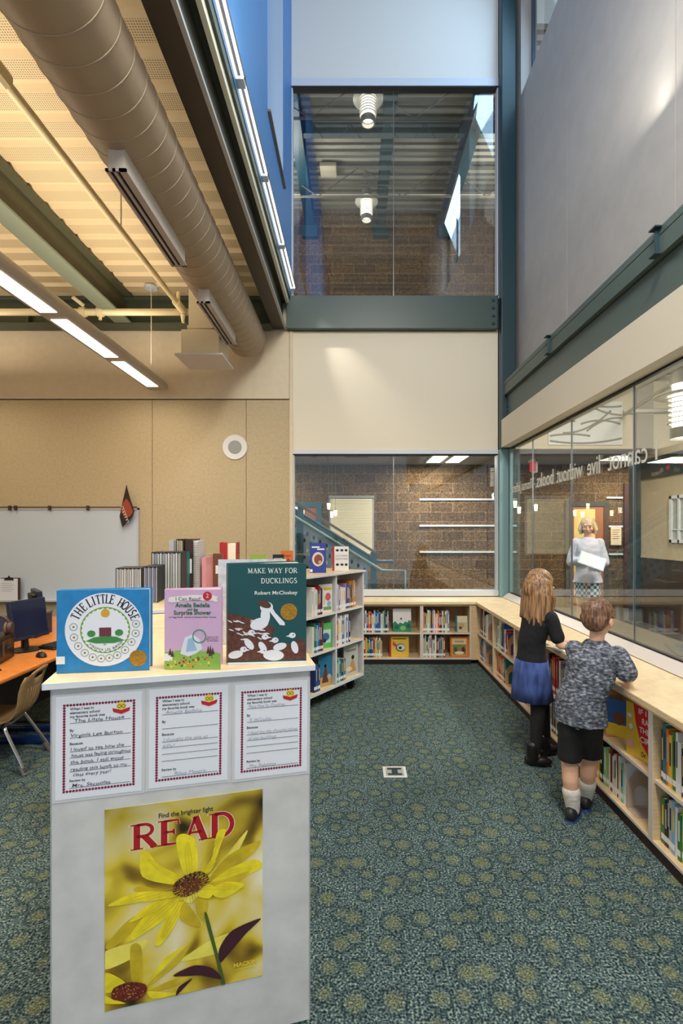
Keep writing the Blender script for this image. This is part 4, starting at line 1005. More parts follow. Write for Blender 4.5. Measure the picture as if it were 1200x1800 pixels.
def castor(par, x, y, r=.045):
    c = MB().box(x-.03, y-.03, 2*r+.012, x+.03, y+.03, .125).box(x-.025, y-.004, r*.8, x-.02, y+.02, 2*r+.02).box(x+.02, y-.004, r*.8, x+.025, y+.02, 2*r+.02).build('castor', mat('castor_black', (24, 24, 26), .5), par)
    MB().cyl((x-.017, y+.008, r+.001), (x+.017, y+.008, r+.001), r, n=18).build('wheel', mat('castor_rubber', (34, 32, 32), .6), c)
for x in (.10, MW-.10):
    for y in (.09, MD-.09): castor(t, x, y)
GM = 'picture books in the mobile bookcase'
def mrow(x0, z, cols, nm, **kw): return row(MO, mrz, x0, z+.0005, cols, nm+' of the mobile bookcase', GM, y=.02, d=.19, **kw)
mrow(.49+.13, .845, 'white cream white sky maroon red navy white silver', 'top left bay', wr=(.016, .026), hr=(.22, .26), maxx=.80)
mrow(.972, .845, 'cream purple white violet white cream white white violet maroon blue blue orange green orange tan orange', 'top right bay', wr=(.016, .026), hr=(.2, .27), maxx=1.40)
mrow(.49+.14, .508, 'white green teal sky blue blue maroon brown black', 'middle left bay', wr=(.016, .022), hr=(.22, .28), maxx=.80)
mrow(.972, .508, 'navy red white cream white blue sky white blue white navy', 'middle right bay', wr=(.018, .027), hr=(.22, .28), maxx=1.30)
mrow(.49+.16, .15, 'navy blue blue navy', 'bottom left bay', wr=(.02, .026), hr=(.22, .25), maxx=.78)
mrow(.972, .15, 'mint teal mint sky teal navy grey teal', 'bottom right bay', wr=(.016, .024), hr=(.2, .25), maxx=1.2)
MM = Matrix.Translation(MO) @ Matrix.Rotation(mrz, 4, 'Z')
def mface(lb, x, z, wd, h, col, art, y=.06, ang=0, **k): return face_book('picture_book', lb, 'book', MM @ Vector((x, y, z+.001)), mrz+ang, wd, h, .012, col, art, **k)
mface('patchwork coloured book, cover forward at top left of the mobile bookcase', .866, .845, .15, .265, 'white', [('r', .05, .78, .95, .88, 'yellow'), ('e', .3, .45, .2, .2, (216, 206, 150)), ('e', .68, .55, .2, .14, (206, 92, 100)), ('r', .1, .08, .92, .2, (120, 150, 90)), ('e', .75, .3, .14, .1, 'sky'), ('e', .25, .65, .12, .08, 'mint')], ang=-.35)
mface('light green book with a blue picture, cover forward in the mobile bookcase', .868, .508, .15, .235, (lambda: mat('book_cloth_bright_green', (96, 178, 96), .45))(), [('r', .12, .2, .88, .74, (186, 214, 206)), ('e', .5, .45, .28, .16, (60, 104, 150)), ('e', .4, .3, .14, .08, 'navy')], ang=-.35)
mface('blue topped book with a brown shape, cover forward, bottom left of the mobile bookcase', .862, .15, .16, .29, (lambda: mat('book_cloth_sky_teal', (46, 120, 160), .45))(), [('r', 0, 0, 1, .30, (190, 160, 112)), ('p', [(.25, .12), (.72, .12), (.60, .55), (.52, .68), (.44, .55)], (112, 56, 38)), ('e', .5, .66, .09, .06, 'black'), ('e', .78, .3, .14, .08, 'silver')], ang=-.3)
mface('pale grey book with a tan shape, cover forward, bottom right of the mobile bookcase', 1.295, .15, .2, .31, (lambda: mat('book_cloth_pale_grey', (190, 192, 184), .45))(), [('r', .15, .78, .85, .85, 'grey'), ('p', [(.3, .1), (.85, .12), (.72, .4), (.60, .56), (.45, .36)], (196, 148, 96)), ('e', .62, .58, .10, .07, 'black'), ('e', .35, .22, .2, .08, 'cream')], ang=-.2)
# on top of it
face_book('picture_book', 'blue book with a round moonlit picture on top of the mobile bookcase', 'book', (-.345, 4.80, 1.211), .12, .155, .285, .014, (lambda: mat('book_cloth_royal_blue', (44, 62, 150), .4))(),
          [('e', .5, .46, .36, .24, (206, 204, 190)), ('e', .52, .45, .26, .17, (120, 72, 56)), ('e', .44, .52, .12, .08, (150, 60, 50)), ('e', .62, .36, .10, .06, 'tan'), ('r', .12, .84, .6, .89, 'white'), ('r', .45, .77, .9, .82, 'white'), ('r', 0, .03, .16, .12, 'white')], tilt=.06)
face_book('picture_book', 'white book with small dark motifs and red spine on the mobile bookcase', 'book', (-.135, 5.06, 1.211), .12, .165, .245, .016, 'white',
          [('e', .3, .84, .10, .05, 'black'), ('e', .58, .84, .10, .05, 'navy'), ('e', .84, .84, .09, .05, 'black'), ('t', "LILLY'S PURPLE", .56, .58, .07, .74, 'grey'), ('t', 'PLASTIC PURSE', .56, .45, .07, .74, 'grey'), ('e', .3, .25, .10, .05, 'black'), ('e', .58, .25, .10, .05, 'navy'), ('e', .84, .25, .09, .05, 'black')], spine='red', tilt=.06)
face_book('picture_book', 'small orange book peeking over the dark green book', 'book', (-.555, 4.15, 1.211), .1, .10, .24, .014, 'orange', [('t', 'Dragon', .5, .80, .06, .7, 'maroon'), ('p', [(.1, .6), (.25, .74), (.4, .62), (.6, .75), (.8, .63), (.9, .55), (.1, .5)], (190, 44, 40))])
face_book('picture_book', 'small black titled book peeking over the dark green book', 'book', (-.62, 4.10, 1.211), .1, .09, .21, .012, 'black', [('r', .1, .78, .9, .86, 'silver')])
face_book('picture_book', 'pale green book peeking over the dark green book', 'book', (-.775, 4.02, 1.211), .05, .12, .215, .012, 'lime')
face_book('picture_book', 'pale yellow green book peeking over the dark green book, farthest left', 'book', (-.90, 4.06, 1.211), .05, .10, .215, .012, 'mint') if 0 else None
# ------------------------------------------------------------------ display bookcase in the foreground
KA = math.radians(15.1); K0 = Vector((-.820, 1.352, 0)); KU = Vector((math.cos(KA), math.sin(KA), 0)); KV = Vector((-math.sin(KA), math.cos(KA), 0)); KW, KD, KT = .71, 1.09, 1.21
PANEL = mat('stone_grey_laminate', (206, 206, 206), .5, vary=.05, scale=9)
t = thing('display_bookcase', 'grey ended double sided bookcase with a pale top in the foreground', 'bookcase', K0, KA)
MB().box(0, 0, .12, KW, .02, KT-.018).box(0, 0, .12, .004, .0205, KT-.018, 1).box(KW-.004, 0, .12, KW, .0205, KT-.018, 1).build('end_panel', [PANEL, EDGEB], t)
MB().box(0, KD-.02, .12, KW, KD, KT-.018).build('end_panel', PANEL, t)
MB().box(KW/2-.01, .02, .15, KW/2+.01, KD-.02, KT-.018).build('centre_panel', GREYL, t)
for z0, z1 in ZS: MB().box(.005, .02, z0, KW-.005, KD-.02, z1).build('shelf', [MAPLE], t)
MB().box(-.014, -.012, KT-.018, KW+.014, KD+.005, KT).box(-.014, -.0145, KT-.018, KW+.014, -.012, KT, 1).box(-.0165, -.0145, KT-.018, -.014, KD+.005, KT, 1).build('top', [MAPLE, EDGEB], t, bevel=.002)
for x in (.1, KW-.1):
    for y in (.1, KD-.1): castor(t, x, y)
# the neighbouring case behind it
K2 = Vector((-1.34, 2.385, 0)); T2 = 1.228
t = thing('display_bookcase', 'pale topped bookcase behind the foreground one, carrying albums', 'bookcase', K2, KA)
for x in (0, .475, .932): MB().box(x, .003, .12, x+.018, 1.0, T2-.018).build('side_panel', GREYL, t)
for z0, z1 in ZS: MB().box(.018, .01, z0, .932, .99, z1).build('shelf', MAPLE, t)
MB().box(-.012, -.012, T2-.018, .962, 1.012, T2).box(-.012, -.0145, T2-.018, .962, -.012, T2, 1).build('top', [MAPLE, EDGEB], t, bevel=.002)
for x in (.1, .85):
    for y in (.1, .9): castor(t, x, y)

def kp(x, y, off=0.0):
    """place on the end panel that the photo shows at x, y, in the panel's own (along, up) measure"""
    d = Vector(((x-X0)/F, 1, -(y-Y0)/F)); n = -KV; o = Vector((0, 0, CH)); q = K0+n*off
    k = (q-o).dot(n)/d.dot(n); P = o+d*k
    return (P-K0).dot(KU), P.z
PAPER = mat('white_paper', (226, 230, 240), .6); LAM = mat('laminate_film', (206, 208, 212), .25)
MAROON = mat('maroon_print', (128, 22, 58), .6); INK = mat('black_print', (34, 34, 40), .6); PEN = mat('dark_pen', (62, 56, 84), .6); PENL = mat('pale_pencil', (150, 152, 176), .6)
def sheet(label, pts, written, pen):
    q = [kp(*p) for p in pts]                                       # TL TR BR BL
    x0 = (q[0][0]+q[3][0])/2; x1 = (q[1][0]+q[2][0])/2; z0 = (q[2][1]+q[3][1])/2; z1 = (q[0][1]+q[1][1])/2
    W, H = x1-x0, z1-z0
    roll = math.atan2((q[1][1]+q[2][1]-q[0][1]-q[3][1])/2, W)
    c = K0+KU*((x0+x1)/2)+Vector((0, 0, (z0+z1)/2))-KV*.0012
    t = bpy.data.objects.new('review_sheet', None); COL.objects.link(t); t.empty_display_size = .05
    t.matrix_world = Matrix.Translation(c) @ Matrix.Rotation(KA, 4, 'Z') @ Matrix.Rotation(-roll, 4, 'Y')
    tag(t, label, 'sheet of paper', 'review sheets taped to the bookcase end')
    MB().box(-W/2-.008, 0, -H/2-.008, W/2+.008, .0006, H/2+.008).build('laminate', LAM, t)
    MB().box(-W/2, -.0006, -H/2, W/2, 0, H/2).build('paper', PAPER, t)
    X = lambda u: -W/2+u*W
    Z = lambda v: H/2-v*H
    ux, uz = (1, 0, 0), (0, 0, 1)
    b = MB(); r = .0036
    nx, nz = 22, 32
    for i in range(nx+1):
        for v in (.085, .925): disc(b, (X(.095)+(X(.905)-X(.095))*i/nx, -.001, Z(v)), ux, uz, r, 10)
    for i in range(1, nz):
        for u in (.095, .905): disc(b, (X(u), -.001, Z(.085)+(Z(.925)-Z(.085))*i/nz), ux, uz, r, 10)
    b.build('dotted_border', MAROON, t)
    p = MB(); hh = .0072
    def pr(s, u, v, k=1): text(p, s, (X(u), -.0011, Z(v)), ux, uz, height=hh*k, bold=.018)
    pr('When I was in', .16, .135); pr('elementary school', .16, .173); pr('my favorite book was', .16, .211)
    pr('By', .16, .345); pr('Because', .16, .475); pr('Review by', .16, .835, .95)
    for v in (.262, .405, .54, .60, .665, .735, .895): p.box(X(.16), -.0012, Z(v)-.0005, X(.87), -.0009, Z(v)+.0004)
    p.build('printed_text', INK, t)
    ic = MB(); cx, cz = X(.755), Z(.152)
    disc(ic, (cx, -.0011, cz+.006), ux, uz, .0125, 20, 0)
    ring(ic, (cx-.005, -.0013, cz+.006), ux, uz, .0042, .0014, 14, 1); ring(ic, (cx+.005, -.0013, cz+.006), ux, uz, .0042, .0014, 14, 1)
    for s in (-1, 1): ic.poly([(cx, -.0014, cz-.012), (cx+s*.022, -.0014, cz-.004), (cx+s*.0225, -.0014, cz+.002), (cx, -.0014, cz-.005)], 2); ic.poly([(cx, -.0013, cz-.016), (cx+s*.02, -.0013, cz-.009), (cx+s*.022, -.0013, cz-.004), (cx, -.0013, cz-.011)], 2)
    ic.build('reader_emblem', [mat('emblem_yellow', (224, 204, 70), .6), INK, mat('emblem_red', (186, 28, 48), .6)], t)
    for s, u, v, wd in written:
        w_ = MB(); text(w_, s, (X(u), -.0016, Z(v)), ux, uz, width=wd*W, height=.0092, shear=.12, bold=-.006 if pen is PENL else .002, wob=.0009)
        w_.build('handwriting', pen, t)
    return t
sheet('left review sheet on the bookcase end, written in dark pen', [(98, 1226), (249, 1215), (249, 1389), (98, 1407)],
      [('The Little House', .21, .255, .58), ('Virginia Lee Burton', .17, .398, .60), ('I loved to see how the', .17, .533, .62), ('house was feeling throughout', .18, .594, .69), ('the book. I still enjoy', .17, .659, .62), ('reading this book to my', .17, .729, .66), ('class every year!', .20, .782, .44), ('Mrs. Sacoolas', .19, .888, .44)], PEN)
sheet('middle review sheet on the bookcase end, faint pencil writing', [(262, 1213), (400, 1203), (400, 1370), (262, 1386)],
      [('Amelia Bedelia', .2, .255, .46), ('I thought she was so', .18, .533, .56), ('silly!', .17, .594, .15), ('Riley Moore', .32, .888, .4)], PENL)
sheet('right review sheet on the bookcase end, pale pencil about ducklings', [(413.6, 1204), (540, 1195), (539, 1355), (412, 1370)],
      [('Make Way for Ducklings', .18, .255, .5), ('R. McCloskey', .2, .398, .3), ('I liked the silly rhyming names', .18, .533, .68), ('of the ducklings', .18, .594, .38), ('Mrs. Robinette', .2, .888, .36)], PENL)

# ------------------------------------------------------------------ the poster
def poster_print():
    m, nt, b = newmat('poster_print'); N, L = nt.nodes, nt.links
    b.inputs['Roughness'].default_value = .35
    tc = N.new('ShaderNodeTexCoord')
    n = N.new('ShaderNodeTexNoise'); n.inputs['Scale'].default_value = 7.5; n.inputs['Detail'].default_value = 1.2; n.inputs['Distortion'].default_value = .5; L.new(tc.outputs['Object'], n.inputs['Vector'])
    r = N.new('ShaderNodeValToRGB'); L.new(n.outputs['Fac'], r.inputs[0]); cr = r.color_ramp
    for e, (p, c) in zip([cr.elements[0], cr.elements[1], cr.elements.new(.5), cr.elements.new(.6)], [(.28, (52, 40, 14)), (.70, (240, 226, 96)), (.38, (150, 120, 34)), (.48, (222, 198, 58))]): e.position = p; e.color = rgb(c)
    # darker toward the upper corners of the printed picture
    sx = N.new('ShaderNodeSeparateXYZ'); L.new(tc.outputs['Object'], sx.inputs[0])
    mr = N.new('ShaderNodeMapRange'); mr.inputs['From Min'].default_value = .08; mr.inputs['From Max'].default_value = .29; mr.inputs['To Min'].default_value = 0; mr.inputs['To Max'].default_value = .75; L.new(sx.outputs['Z'], mr.inputs['Value'])
    n2 = N.new('ShaderNodeTexNoise'); n2.inputs['Scale'].default_value = 5; n2.inputs['Detail'].default_value = 1; L.new(tc.outputs['Object'], n2.inputs['Vector'])
    mu = N.new('ShaderNodeMath'); mu.operation = 'MULTIPLY'; L.new(mr.outputs[0], mu.inputs[0]); L.new(n2.outputs['Fac'], mu.inputs[1])
    mx = N.new('ShaderNodeMixRGB'); mx.inputs[2].default_value = rgb((34, 28, 14)); L.new(mu.outputs[0], mx.inputs[0]); L.new(r.outputs[0], mx.inputs[1])
    L.new(mx.outputs[0], b.inputs['Base Color']); return m
qq = [kp(*p) for p in ((184.5, 1422.8), (462, 1387), (460.8, 1715), (183.5, 1776.7))]
px0, px1 = (qq[0][0]+qq[3][0])/2, (qq[1][0]+qq[2][0])/2; pz0, pz1 = (qq[2][1]+qq[3][1])/2, (qq[0][1]+qq[1][1])/2
PW, PH = px1-px0, pz1-pz0
print('poster', PW, PH, 'roll', (qq[1][1]-qq[0][1]), qq)
c = K0+KU*((px0+px1)/2)+Vector((0, 0, (pz0+pz1)/2))-KV*.001
t = thing('poster', 'large yellow flower READ poster on the bookcase end', 'poster', c, KA)
MB().box(-PW/2, -.0006, -PH/2, PW/2, .0008, PH/2).build('picture', poster_print(), t)
# picture coordinates: the photo's pixels inside the poster
def pp(x, y):
    s, z = kp(160+x/3.75, 1370+y/3.75); return ((s-(px0+px1)/2), z-(pz0+pz1)/2)
PET = mat('petal_yellow', (238, 218, 40), .5, vary=.08, scale=22); PETD = mat('petal_shaded_yellow', (204, 178, 34), .5, vary=.10, scale=18); PETP = mat('petal_pale_yellow', (240, 226, 96), .5, vary=.05, scale=18)
layer = [0]
def cat(a, b, c, d, u, k=.42):
    h1, h2, h3, h4 = 2*u**3-3*u*u+1, -2*u**3+3*u*u, u**3-2*u*u+u, u**3-u*u
    return tuple(h1*b[j]+h2*c[j]+h3*k*(c[j]-a[j])+h4*k*(d[j]-b[j]) for j in (0, 1))
def pet(mb, pts, mi=0, smooth=2):
    """closed outline through the given points, rounded off"""
    P = [pp(*p) for p in pts]
    Q = []; n = len(P)
    for i in range(n):
        for u in (0, .2, .4, .6, .8): Q.append(cat(P[i-1], P[i], P[(i+1) % n], P[(i+2) % n], u))
    P = [(min(max(a, -PW/2+.001), PW/2-.001), min(max(z, -PH/2+.001), PH/2-.001)) for a, z in Q]
    layer[0] += 1; y = -.0008-layer[0]*.00006
    mb.poly([(a, y, z) for a, z in P], mi)
fl = MB()
# soft far petals first
pet(fl, [(95, 1250), (300, 1160), (370, 1070), (330, 1060), (95, 1130)], 2); pet(fl, [(270, 1330), (260, 1100), (330, 1100), (340, 1330)], 1)
pet(fl, [(100, 1090), (240, 930), (420, 830), (300, 980), (140, 1110)], 1)
pet(fl, [(600, 1180), (800, 1050), (1000, 990), (860, 1130), (640, 1190)], 2)
for P, k in (([(550, 690), (340, 640), (330, 470), (380, 480), (450, 560), (600, 640)], 0), ([(610, 620), (560, 400), (610, 355), (690, 400), (705, 560), (690, 610)], 0),
             ([(700, 610), (790, 530), (830, 350), (890, 330), (850, 440), (800, 590), (760, 620)], 0), ([(760, 650), (870, 520), (1030, 330), (980, 450), (900, 560)], 2), ([(770, 670), (900, 500), (1110, 400), (1070, 480), (920, 600)], 1), ([(770, 690), (900, 590), (1070, 525), (1135, 570), (1000, 640), (820, 690)], 0),
             ([(760, 690), (900, 650), (1040, 600), (1000, 650), (850, 720)], 1), ([(790, 720), (900, 670), (1010, 690), (900, 770), (820, 770)], 0), ([(700, 760), (760, 690), (820, 710), (780, 780)], 0),
             ([(560, 760), (350, 700), (280, 720), (350, 745)], 1), ([(570, 740), (300, 740), (110, 830), (300, 810), (540, 775)], 0), ([(620, 770), (400, 810), (250, 940), (420, 870), (600, 790)], 0), ([(600, 800), (380, 870), (240, 1050), (290, 1050), (480, 920)], 0),
             ([(620, 800), (500, 900), (420, 1070), (460, 1085), (540, 980)], 0), ([(600, 820), (590, 920), (700, 970), (720, 940), (640, 820)], 1), ([(690, 790), (700, 880), (750, 930), (770, 800)], 1), ([(610, 790), (680, 740), (720, 740), (660, 810)], 2)): pet(fl, P, k)
# the lower left flower
for P, k in (([(370, 1350), (480, 1180), (620, 1095), (480, 1240)], 0), ([(370, 1360), (520, 1210), (665, 1075), (560, 1220)], 1), ([(95, 1270), (200, 1310), (230, 1360), (95, 1400)], 0), ([(370, 1400), (500, 1330), (660, 1290), (540, 1360)], 1), ([(380, 1390), (560, 1400), (640, 1390), (420, 1440)], 0), ([(140, 1440), (95, 1420), (95, 1470), (230, 1470)], 0)): pet(fl, P, k)
vn = MB()
for tipx, tipy in ((345, 500), (630, 375), (870, 345), (1010, 350), (1085, 420), (1090, 560), (990, 700), (150, 820), (290, 920), (270, 1035), (445, 1065), (690, 955), (745, 910)):
    for k in (-1, 0, 1):
        ex, ey_ = 660+(tipx-660)*.16, 695+(tipy-695)*.16; d = math.hypot(tipx-ex, tipy-ey_); nx_, ny_ = -(tipy-ey_)/d, (tipx-ex)/d
        a_ = pp(ex+nx_*k*14, ey_+ny_*k*14); m_ = pp(ex*.45+tipx*.55+nx_*k*20, ey_*.45+tipy*.55+ny_*k*20); e_ = pp(tipx*.90+ex*.10+nx_*k*8, tipy*.90+ey_*.10+ny_*k*8)
        for p_, q_ in ((a_, m_), (m_, e_)):
            dx_, dz_ = q_[0]-p_[0], q_[1]-p_[1]; l_ = math.hypot(dx_, dz_); ox, oz = -dz_/l_*.0006, dx_/l_*.0006
            vn.poly([(p_[0]-ox, -.0041, p_[1]-oz), (p_[0]+ox, -.0041, p_[1]+oz), (q_[0]+ox*.6, -.0041, q_[1]+oz*.6), (q_[0]-ox*.6, -.0041, q_[1]-oz*.6)])
vn.build('petal_veins', mat('vein_ochre', (206, 184, 40), .5), t)
fl.build('petals', [PET, PETD, PETP], t)
st = MB()
pet(st, [(748, 900), (768, 890), (840, 1160), (885, 1345), (862, 1350), (820, 1170)], 0, 1)
pet(st, [(850, 1200), (845, 1110), (930, 990), (1118, 910), (1020, 1010), (900, 1150)], 1)
pet(st, [(540, 1290), (680, 1220), (800, 1240), (860, 1310), (720, 1285)], 1)
pet(st, [(560, 1420), (580, 1360), (668, 1305), (610, 1370)], 1)
st.build('stem_and_leaves', [mat('stem_green', (74, 96, 40), .5), mat('leaf_maroon', (66, 24, 40), .5)], t)
ey = MB(); ey2 = MB()
pet(ey, [(545, 750), (550, 680), (620, 630), (720, 600), (775, 640), (740, 700), (640, 765)], 0)
pet(ey2, [(140, 1440), (150, 1370), (250, 1330), (350, 1340), (370, 1380), (320, 1440), (220, 1450)], 1)
rnd = random.Random(5)
for k in range(150):
    a, r = rnd.random()*2*PI, math.sqrt(rnd.random()); x = 655+112*r*math.cos(a); y = 690+62*r*math.sin(a)-.25*(x-655)
    s, z = pp(x, y); disc(ey, (s, -.0042-.000002*k, z), (1, 0, 0), (0, 0, 1), .0017, 7, 2+k % 3)
for k in range(110):
    a, r = rnd.random()*2*PI, math.sqrt(rnd.random()); x = 255+110*r*math.cos(a); y = 1392+52*r*math.sin(a)
    s, z = pp(x, y); disc(ey2, (s, -.0042-.000002*k, z), (1, 0, 0), (0, 0, 1), .0017, 7, 2+k % 3)
for k, (x, y) in enumerate([(565, 690), (585, 660), (620, 635), (655, 620), (685, 610), (715, 610), (745, 620), (640, 650), (680, 640), (600, 680), (190, 1360), (220, 1345), (270, 1335), (300, 1340)]):
    s, z = pp(x, y); (ey if x > 400 else ey2).poly([(s-.002, -.0046, z-.006), (s+.002, -.0046, z-.006), (s+.0015, -.0046, z+.005), (s-.0015, -.0046, z+.005)], 5)
EYM = [mat('eye_brown', (104, 58, 24), .6), mat('eye_dark_red', (112, 36, 24), .6), mat('eye_gold', (206, 150, 66), .6), mat('eye_maroon', (66, 24, 30), .6), mat('eye_rust', (150, 76, 36), .6), INK]
ey.build('flower_eye', EYM, t); ey2.build('flower_eye', EYM, t)
tx = MB(); s0, z0 = pp(266, 440)[0], None
# READ, its feet partly behind the petals of the picture
W_, H_ = PW*.70, PH*.135
yR = -.00074
serif_text(tx, 'READ', (-PW/2+.155*PW, yR+.00002, PH/2-.222*PH), (1, 0, 0), (0, 0, 1), H_*.94, 'L', 0, th=.20, gap=.02, sx=1.24)
tx.build('headline', mat('headline_red', (168, 20, 30), .5), t)
ol = MB(); serif_text(ol, 'READ', (-PW/2+.155*PW, yR+.00004, PH/2-.222*PH), (1, 0, 0), (0, 0, 1), H_*.94, 'L', 0, th=.25, gap=.02, sx=1.24)
ol.build('headline_outline', mat('headline_outline', (238, 222, 196), .5), t)
tg = MB(); text(tg, 'Find the brighter light', (-PW/2+.325*PW, -.0009, PH/2-.078*PH), (1, 0, 0), (0, 0, 1), width=PW*.345, height=.0135, bold=.022)
tg.build('tagline', INK, t)
mk = MB(); text(mk, 'MACKIN', (PW/2-.195*PW, -.0046, -PH/2+.082*PH), (1, 0, 0), (0, 0, 1), width=PW*.155, height=.0125, bold=.02)
mk.box(PW/2-.19*PW, -.0047, -PH/2+.069*PH, PW/2-.05*PW, -.0045, -PH/2+.071*PH)
mk.build('publisher_mark', mat('mark_yellow', (230, 208, 70), .5), t)

# ------------------------------------------------------------------ the three books standing on top
def open_book(name, label, loc, rz, wd, h, front, back_ang, t_=.012, spread=.0):
    o = thing(name, label, 'book', loc, rz)
    MB().box(-wd/2, 0, 0, wd/2, .003, h).box(-wd/2-.0005, 0, 0, -wd/2+.002, .008, h).build('front_cover', front, o, bevel=.001)
    R = Matrix.Translation((-wd/2, .008, 0)) @ Matrix.Rotation(back_ang, 4, 'Z')
    MB().box(.002, 0, .003, wd-.006, t_, h-.004).xf(R).build('pages', PAGES, o)
    MB().box(0, t_, 0, wd, t_+.003, h).xf(R).build('back_cover', front, o)
    return o
ux, uz = (1, 0, 0), (0, 0, 1)
# 1 blue book
hb = mat('cover_bright_blue', (30, 124, 188), .35, vary=.06, scale=30)
A0 = Vector((-.848, 1.428, KT)); A1 = Vector((-.598, 1.463, KT)); rz = math.atan2(A1.y-A0.y, A1.x-A0.x)
wd, h = (A1-A0).length, .238
o = open_book('picture_book', 'wide bright blue book titled The Little House on the bookcase top', (A0+A1)/2+Vector((0, 0, .0005)), rz, wd, h, hb, .11)
Pc = lambda u, v, k=0: Vector((-wd/2+u*wd, -.0005-k*.00022, h-v*h))
cd = MB(); disc(cd, Pc(.51, .485), ux, uz, wd*.423, 48, 0, h*.445); cd.build('white_disc', mat('cover_white', (226, 230, 240), .4), o)
gr = MB(); c0 = Pc(.52, .49, 1)
N_ = 60
for i in range(N_):
    a, b2 = 2*PI*i/N_, 2*PI*(i+1)/N_; k = 1+.03*math.cos(i*PI); k2 = 1+.03*math.cos((i+1)*PI)
    f = lambda a, k, e: c0+Vector((wd*.262*k*math.cos(a)*e, 0, h*.272*k*math.sin(a)*e))
    gr.poly([f(a, k, .97), f(b2, k2, .97), f(b2, 1, 1.03), f(a, 1, 1.03)])
gr.build('green_ring', mat('ring_green', (110, 156, 52), .5), o)
fd = MB()
for k, (u, v) in enumerate([(.18, .445), (.185, .57), (.23, .675), (.30, .76), (.385, .815), (.475, .835), (.565, .83), (.65, .80), (.735, .74), (.805, .645), (.85, .54), (.855, .425)]):
    ring(fd, Pc(u, v, 1), ux, uz, wd*.040, wd*.006, 18, 0); disc(fd, Pc(u, v, 1), ux, uz, wd*.013, 10, 1)
fd.build('daisy_ring', [mat('daisy_green', (60, 120, 84), .5), mat('daisy_ochre', (160, 112, 52), .5)], o)
sc = MB()
disc(sc, Pc(.52, .285, 2), ux, uz, wd*.048, 20, 0)
sc.poly([Pc(.31, .62, 2), Pc(.40, .575, 2), Pc(.52, .56, 2), Pc(.64, .575, 2), Pc(.73, .62, 2), Pc(.62, .65, 2), Pc(.42, .65, 2)], 1)
sc.poly([Pc(.455, .565, 3), Pc(.585, .565, 3), Pc(.585, .46, 3), Pc(.455, .46, 3)], 2)
for u, v in ((.37, .53), (.67, .525)): disc(sc, Pc(u, v, 3), ux, uz, wd*.045, 16, 1, h*.04)
sc.build('cover_picture', [mat('sun_ochre', (206, 160, 46), .5), mat('hill_green', (60, 132, 66), .5), mat('patch_maroon', (104, 46, 56), .5)], o)
lt = MB()
def sq(fn_a0, fn_a1, word, Rr, hh):
    """lettering bent along the upper curve of the disc"""
    n = len(word)
    for i, ch in enumerate(word):
        a = math.radians(fn_a0+(fn_a1-fn_a0)*(i/(n-1)))
        p = Pc(.515, .49, 1)+Vector((wd*Rr*math.cos(a), 0, h*Rr*1.06*math.sin(a)))
        rad = Vector((math.cos(a), 0, math.sin(a))); tan = Vector((math.sin(a), 0, -math.cos(a)))
        serif_char(lt, ch, p, tan, rad, hh, th=.19, sq=.74)
sq(153, 131, 'THE', .305, .025); sq(118, 77, 'LITTLE', .305, .026); sq(60, 23, 'HOUSE', .305, .025)
lt.build('cover_title', mat('title_ink_blue', (26, 30, 50), .5), o)
au = MB(); arc_text(au, 'VIRGINIA LEE BURTON', Pc(.52, .49, 1), ux, uz, wd*.238, math.radians(222), math.radians(322), .0066, bold=.01, inside=True)
text(au, 'BY', Pc(.52, .675, 1), ux, uz, height=.005, align='C', bold=.01)
au.build('author_line', INK, o)
md = MB(); disc(md, Pc(.875, .845, 2), ux, uz, wd*.096, 36, 0); md.build('gold_seal', mat('gold_foil', (176, 130, 48), .35, .6, vary=.2, scale=260), o)
lbp = MB().box(-wd/2-.0012, -.0009, h*.112, -wd/2+.088*wd, -.0005, h*.205); lbp.build('spine_label', LABW, o)
# 2 lavender book
lv = mat('cover_lavender', (206, 170, 206), .35)
B0, B1 = Vector((-.556, 1.470, KT)), Vector((-.392, 1.472, KT)); wd = (B1-B0).length; h = .236
o = open_book('picture_book', 'slim lavender reader titled Amelia Bedelia between the two bigger books', (B0+B1)/2+Vector((0, 0, .0005)), .01, wd, h, lv, .30, .008)
g_ = MB()
g_.poly([Pc(0, 1, 0), Pc(1, 1, 0), Pc(1, .80, 0), Pc(.8, .765, 0), Pc(.55, .775, 0), Pc(.3, .755, 0), Pc(0, .785, 0)], 0)
for k in range(46):
    u = brnd.uniform(.06, .9); v = brnd.uniform(.84, .965); disc(g_, Pc(u, v, 1+k*.02), ux, uz, wd*brnd.uniform(.012, .026), 7, 1+k % 4)
for u, v0, v1 in ((.78, .80, .70), (.82, .83, .69), (.86, .81, .72), (.10, .82, .73), (.14, .84, .76)): g_.poly([Pc(u-.035, v0, 2), Pc(u+.035, v0, 2), Pc(u, v1, 2)], 5)
g_.build('garden_picture', [mat('cover_grass', (134, 176, 78), .5), mat('bloom_orange', (212, 120, 46), .5), mat('bloom_yellow', (226, 200, 66), .5), mat('bloom_green', (64, 108, 50), .5), mat('bloom_red', (150, 44, 44), .5), mat('bush_dark', (84, 52, 48), .5)], o)
rg = MB(); ring(rg, Pc(.62, .585, 2), ux, uz, wd*.115, wd*.022, 28, 0)
rg.build('hoop_picture', [mat('hoop_green', (74, 140, 120), .5)], o)
bl_ = MB(); bl_.poly([Pc(.28, .80, 1), Pc(.36, .60, 1), Pc(.50, .56, 1), Pc(.62, .62, 1), Pc(.68, .74, 1), Pc(.56, .80, 1), Pc(.42, .835, 1)], 0); bl_.poly([Pc(.38, .78, 2), Pc(.42, .62, 2), Pc(.50, .60, 2), Pc(.58, .76, 2)], 1)
bl_.build('cloth_picture', [mat('cloth_white', (216, 222, 236), .5), mat('cloth_blue', (150, 184, 220), .5)], o)
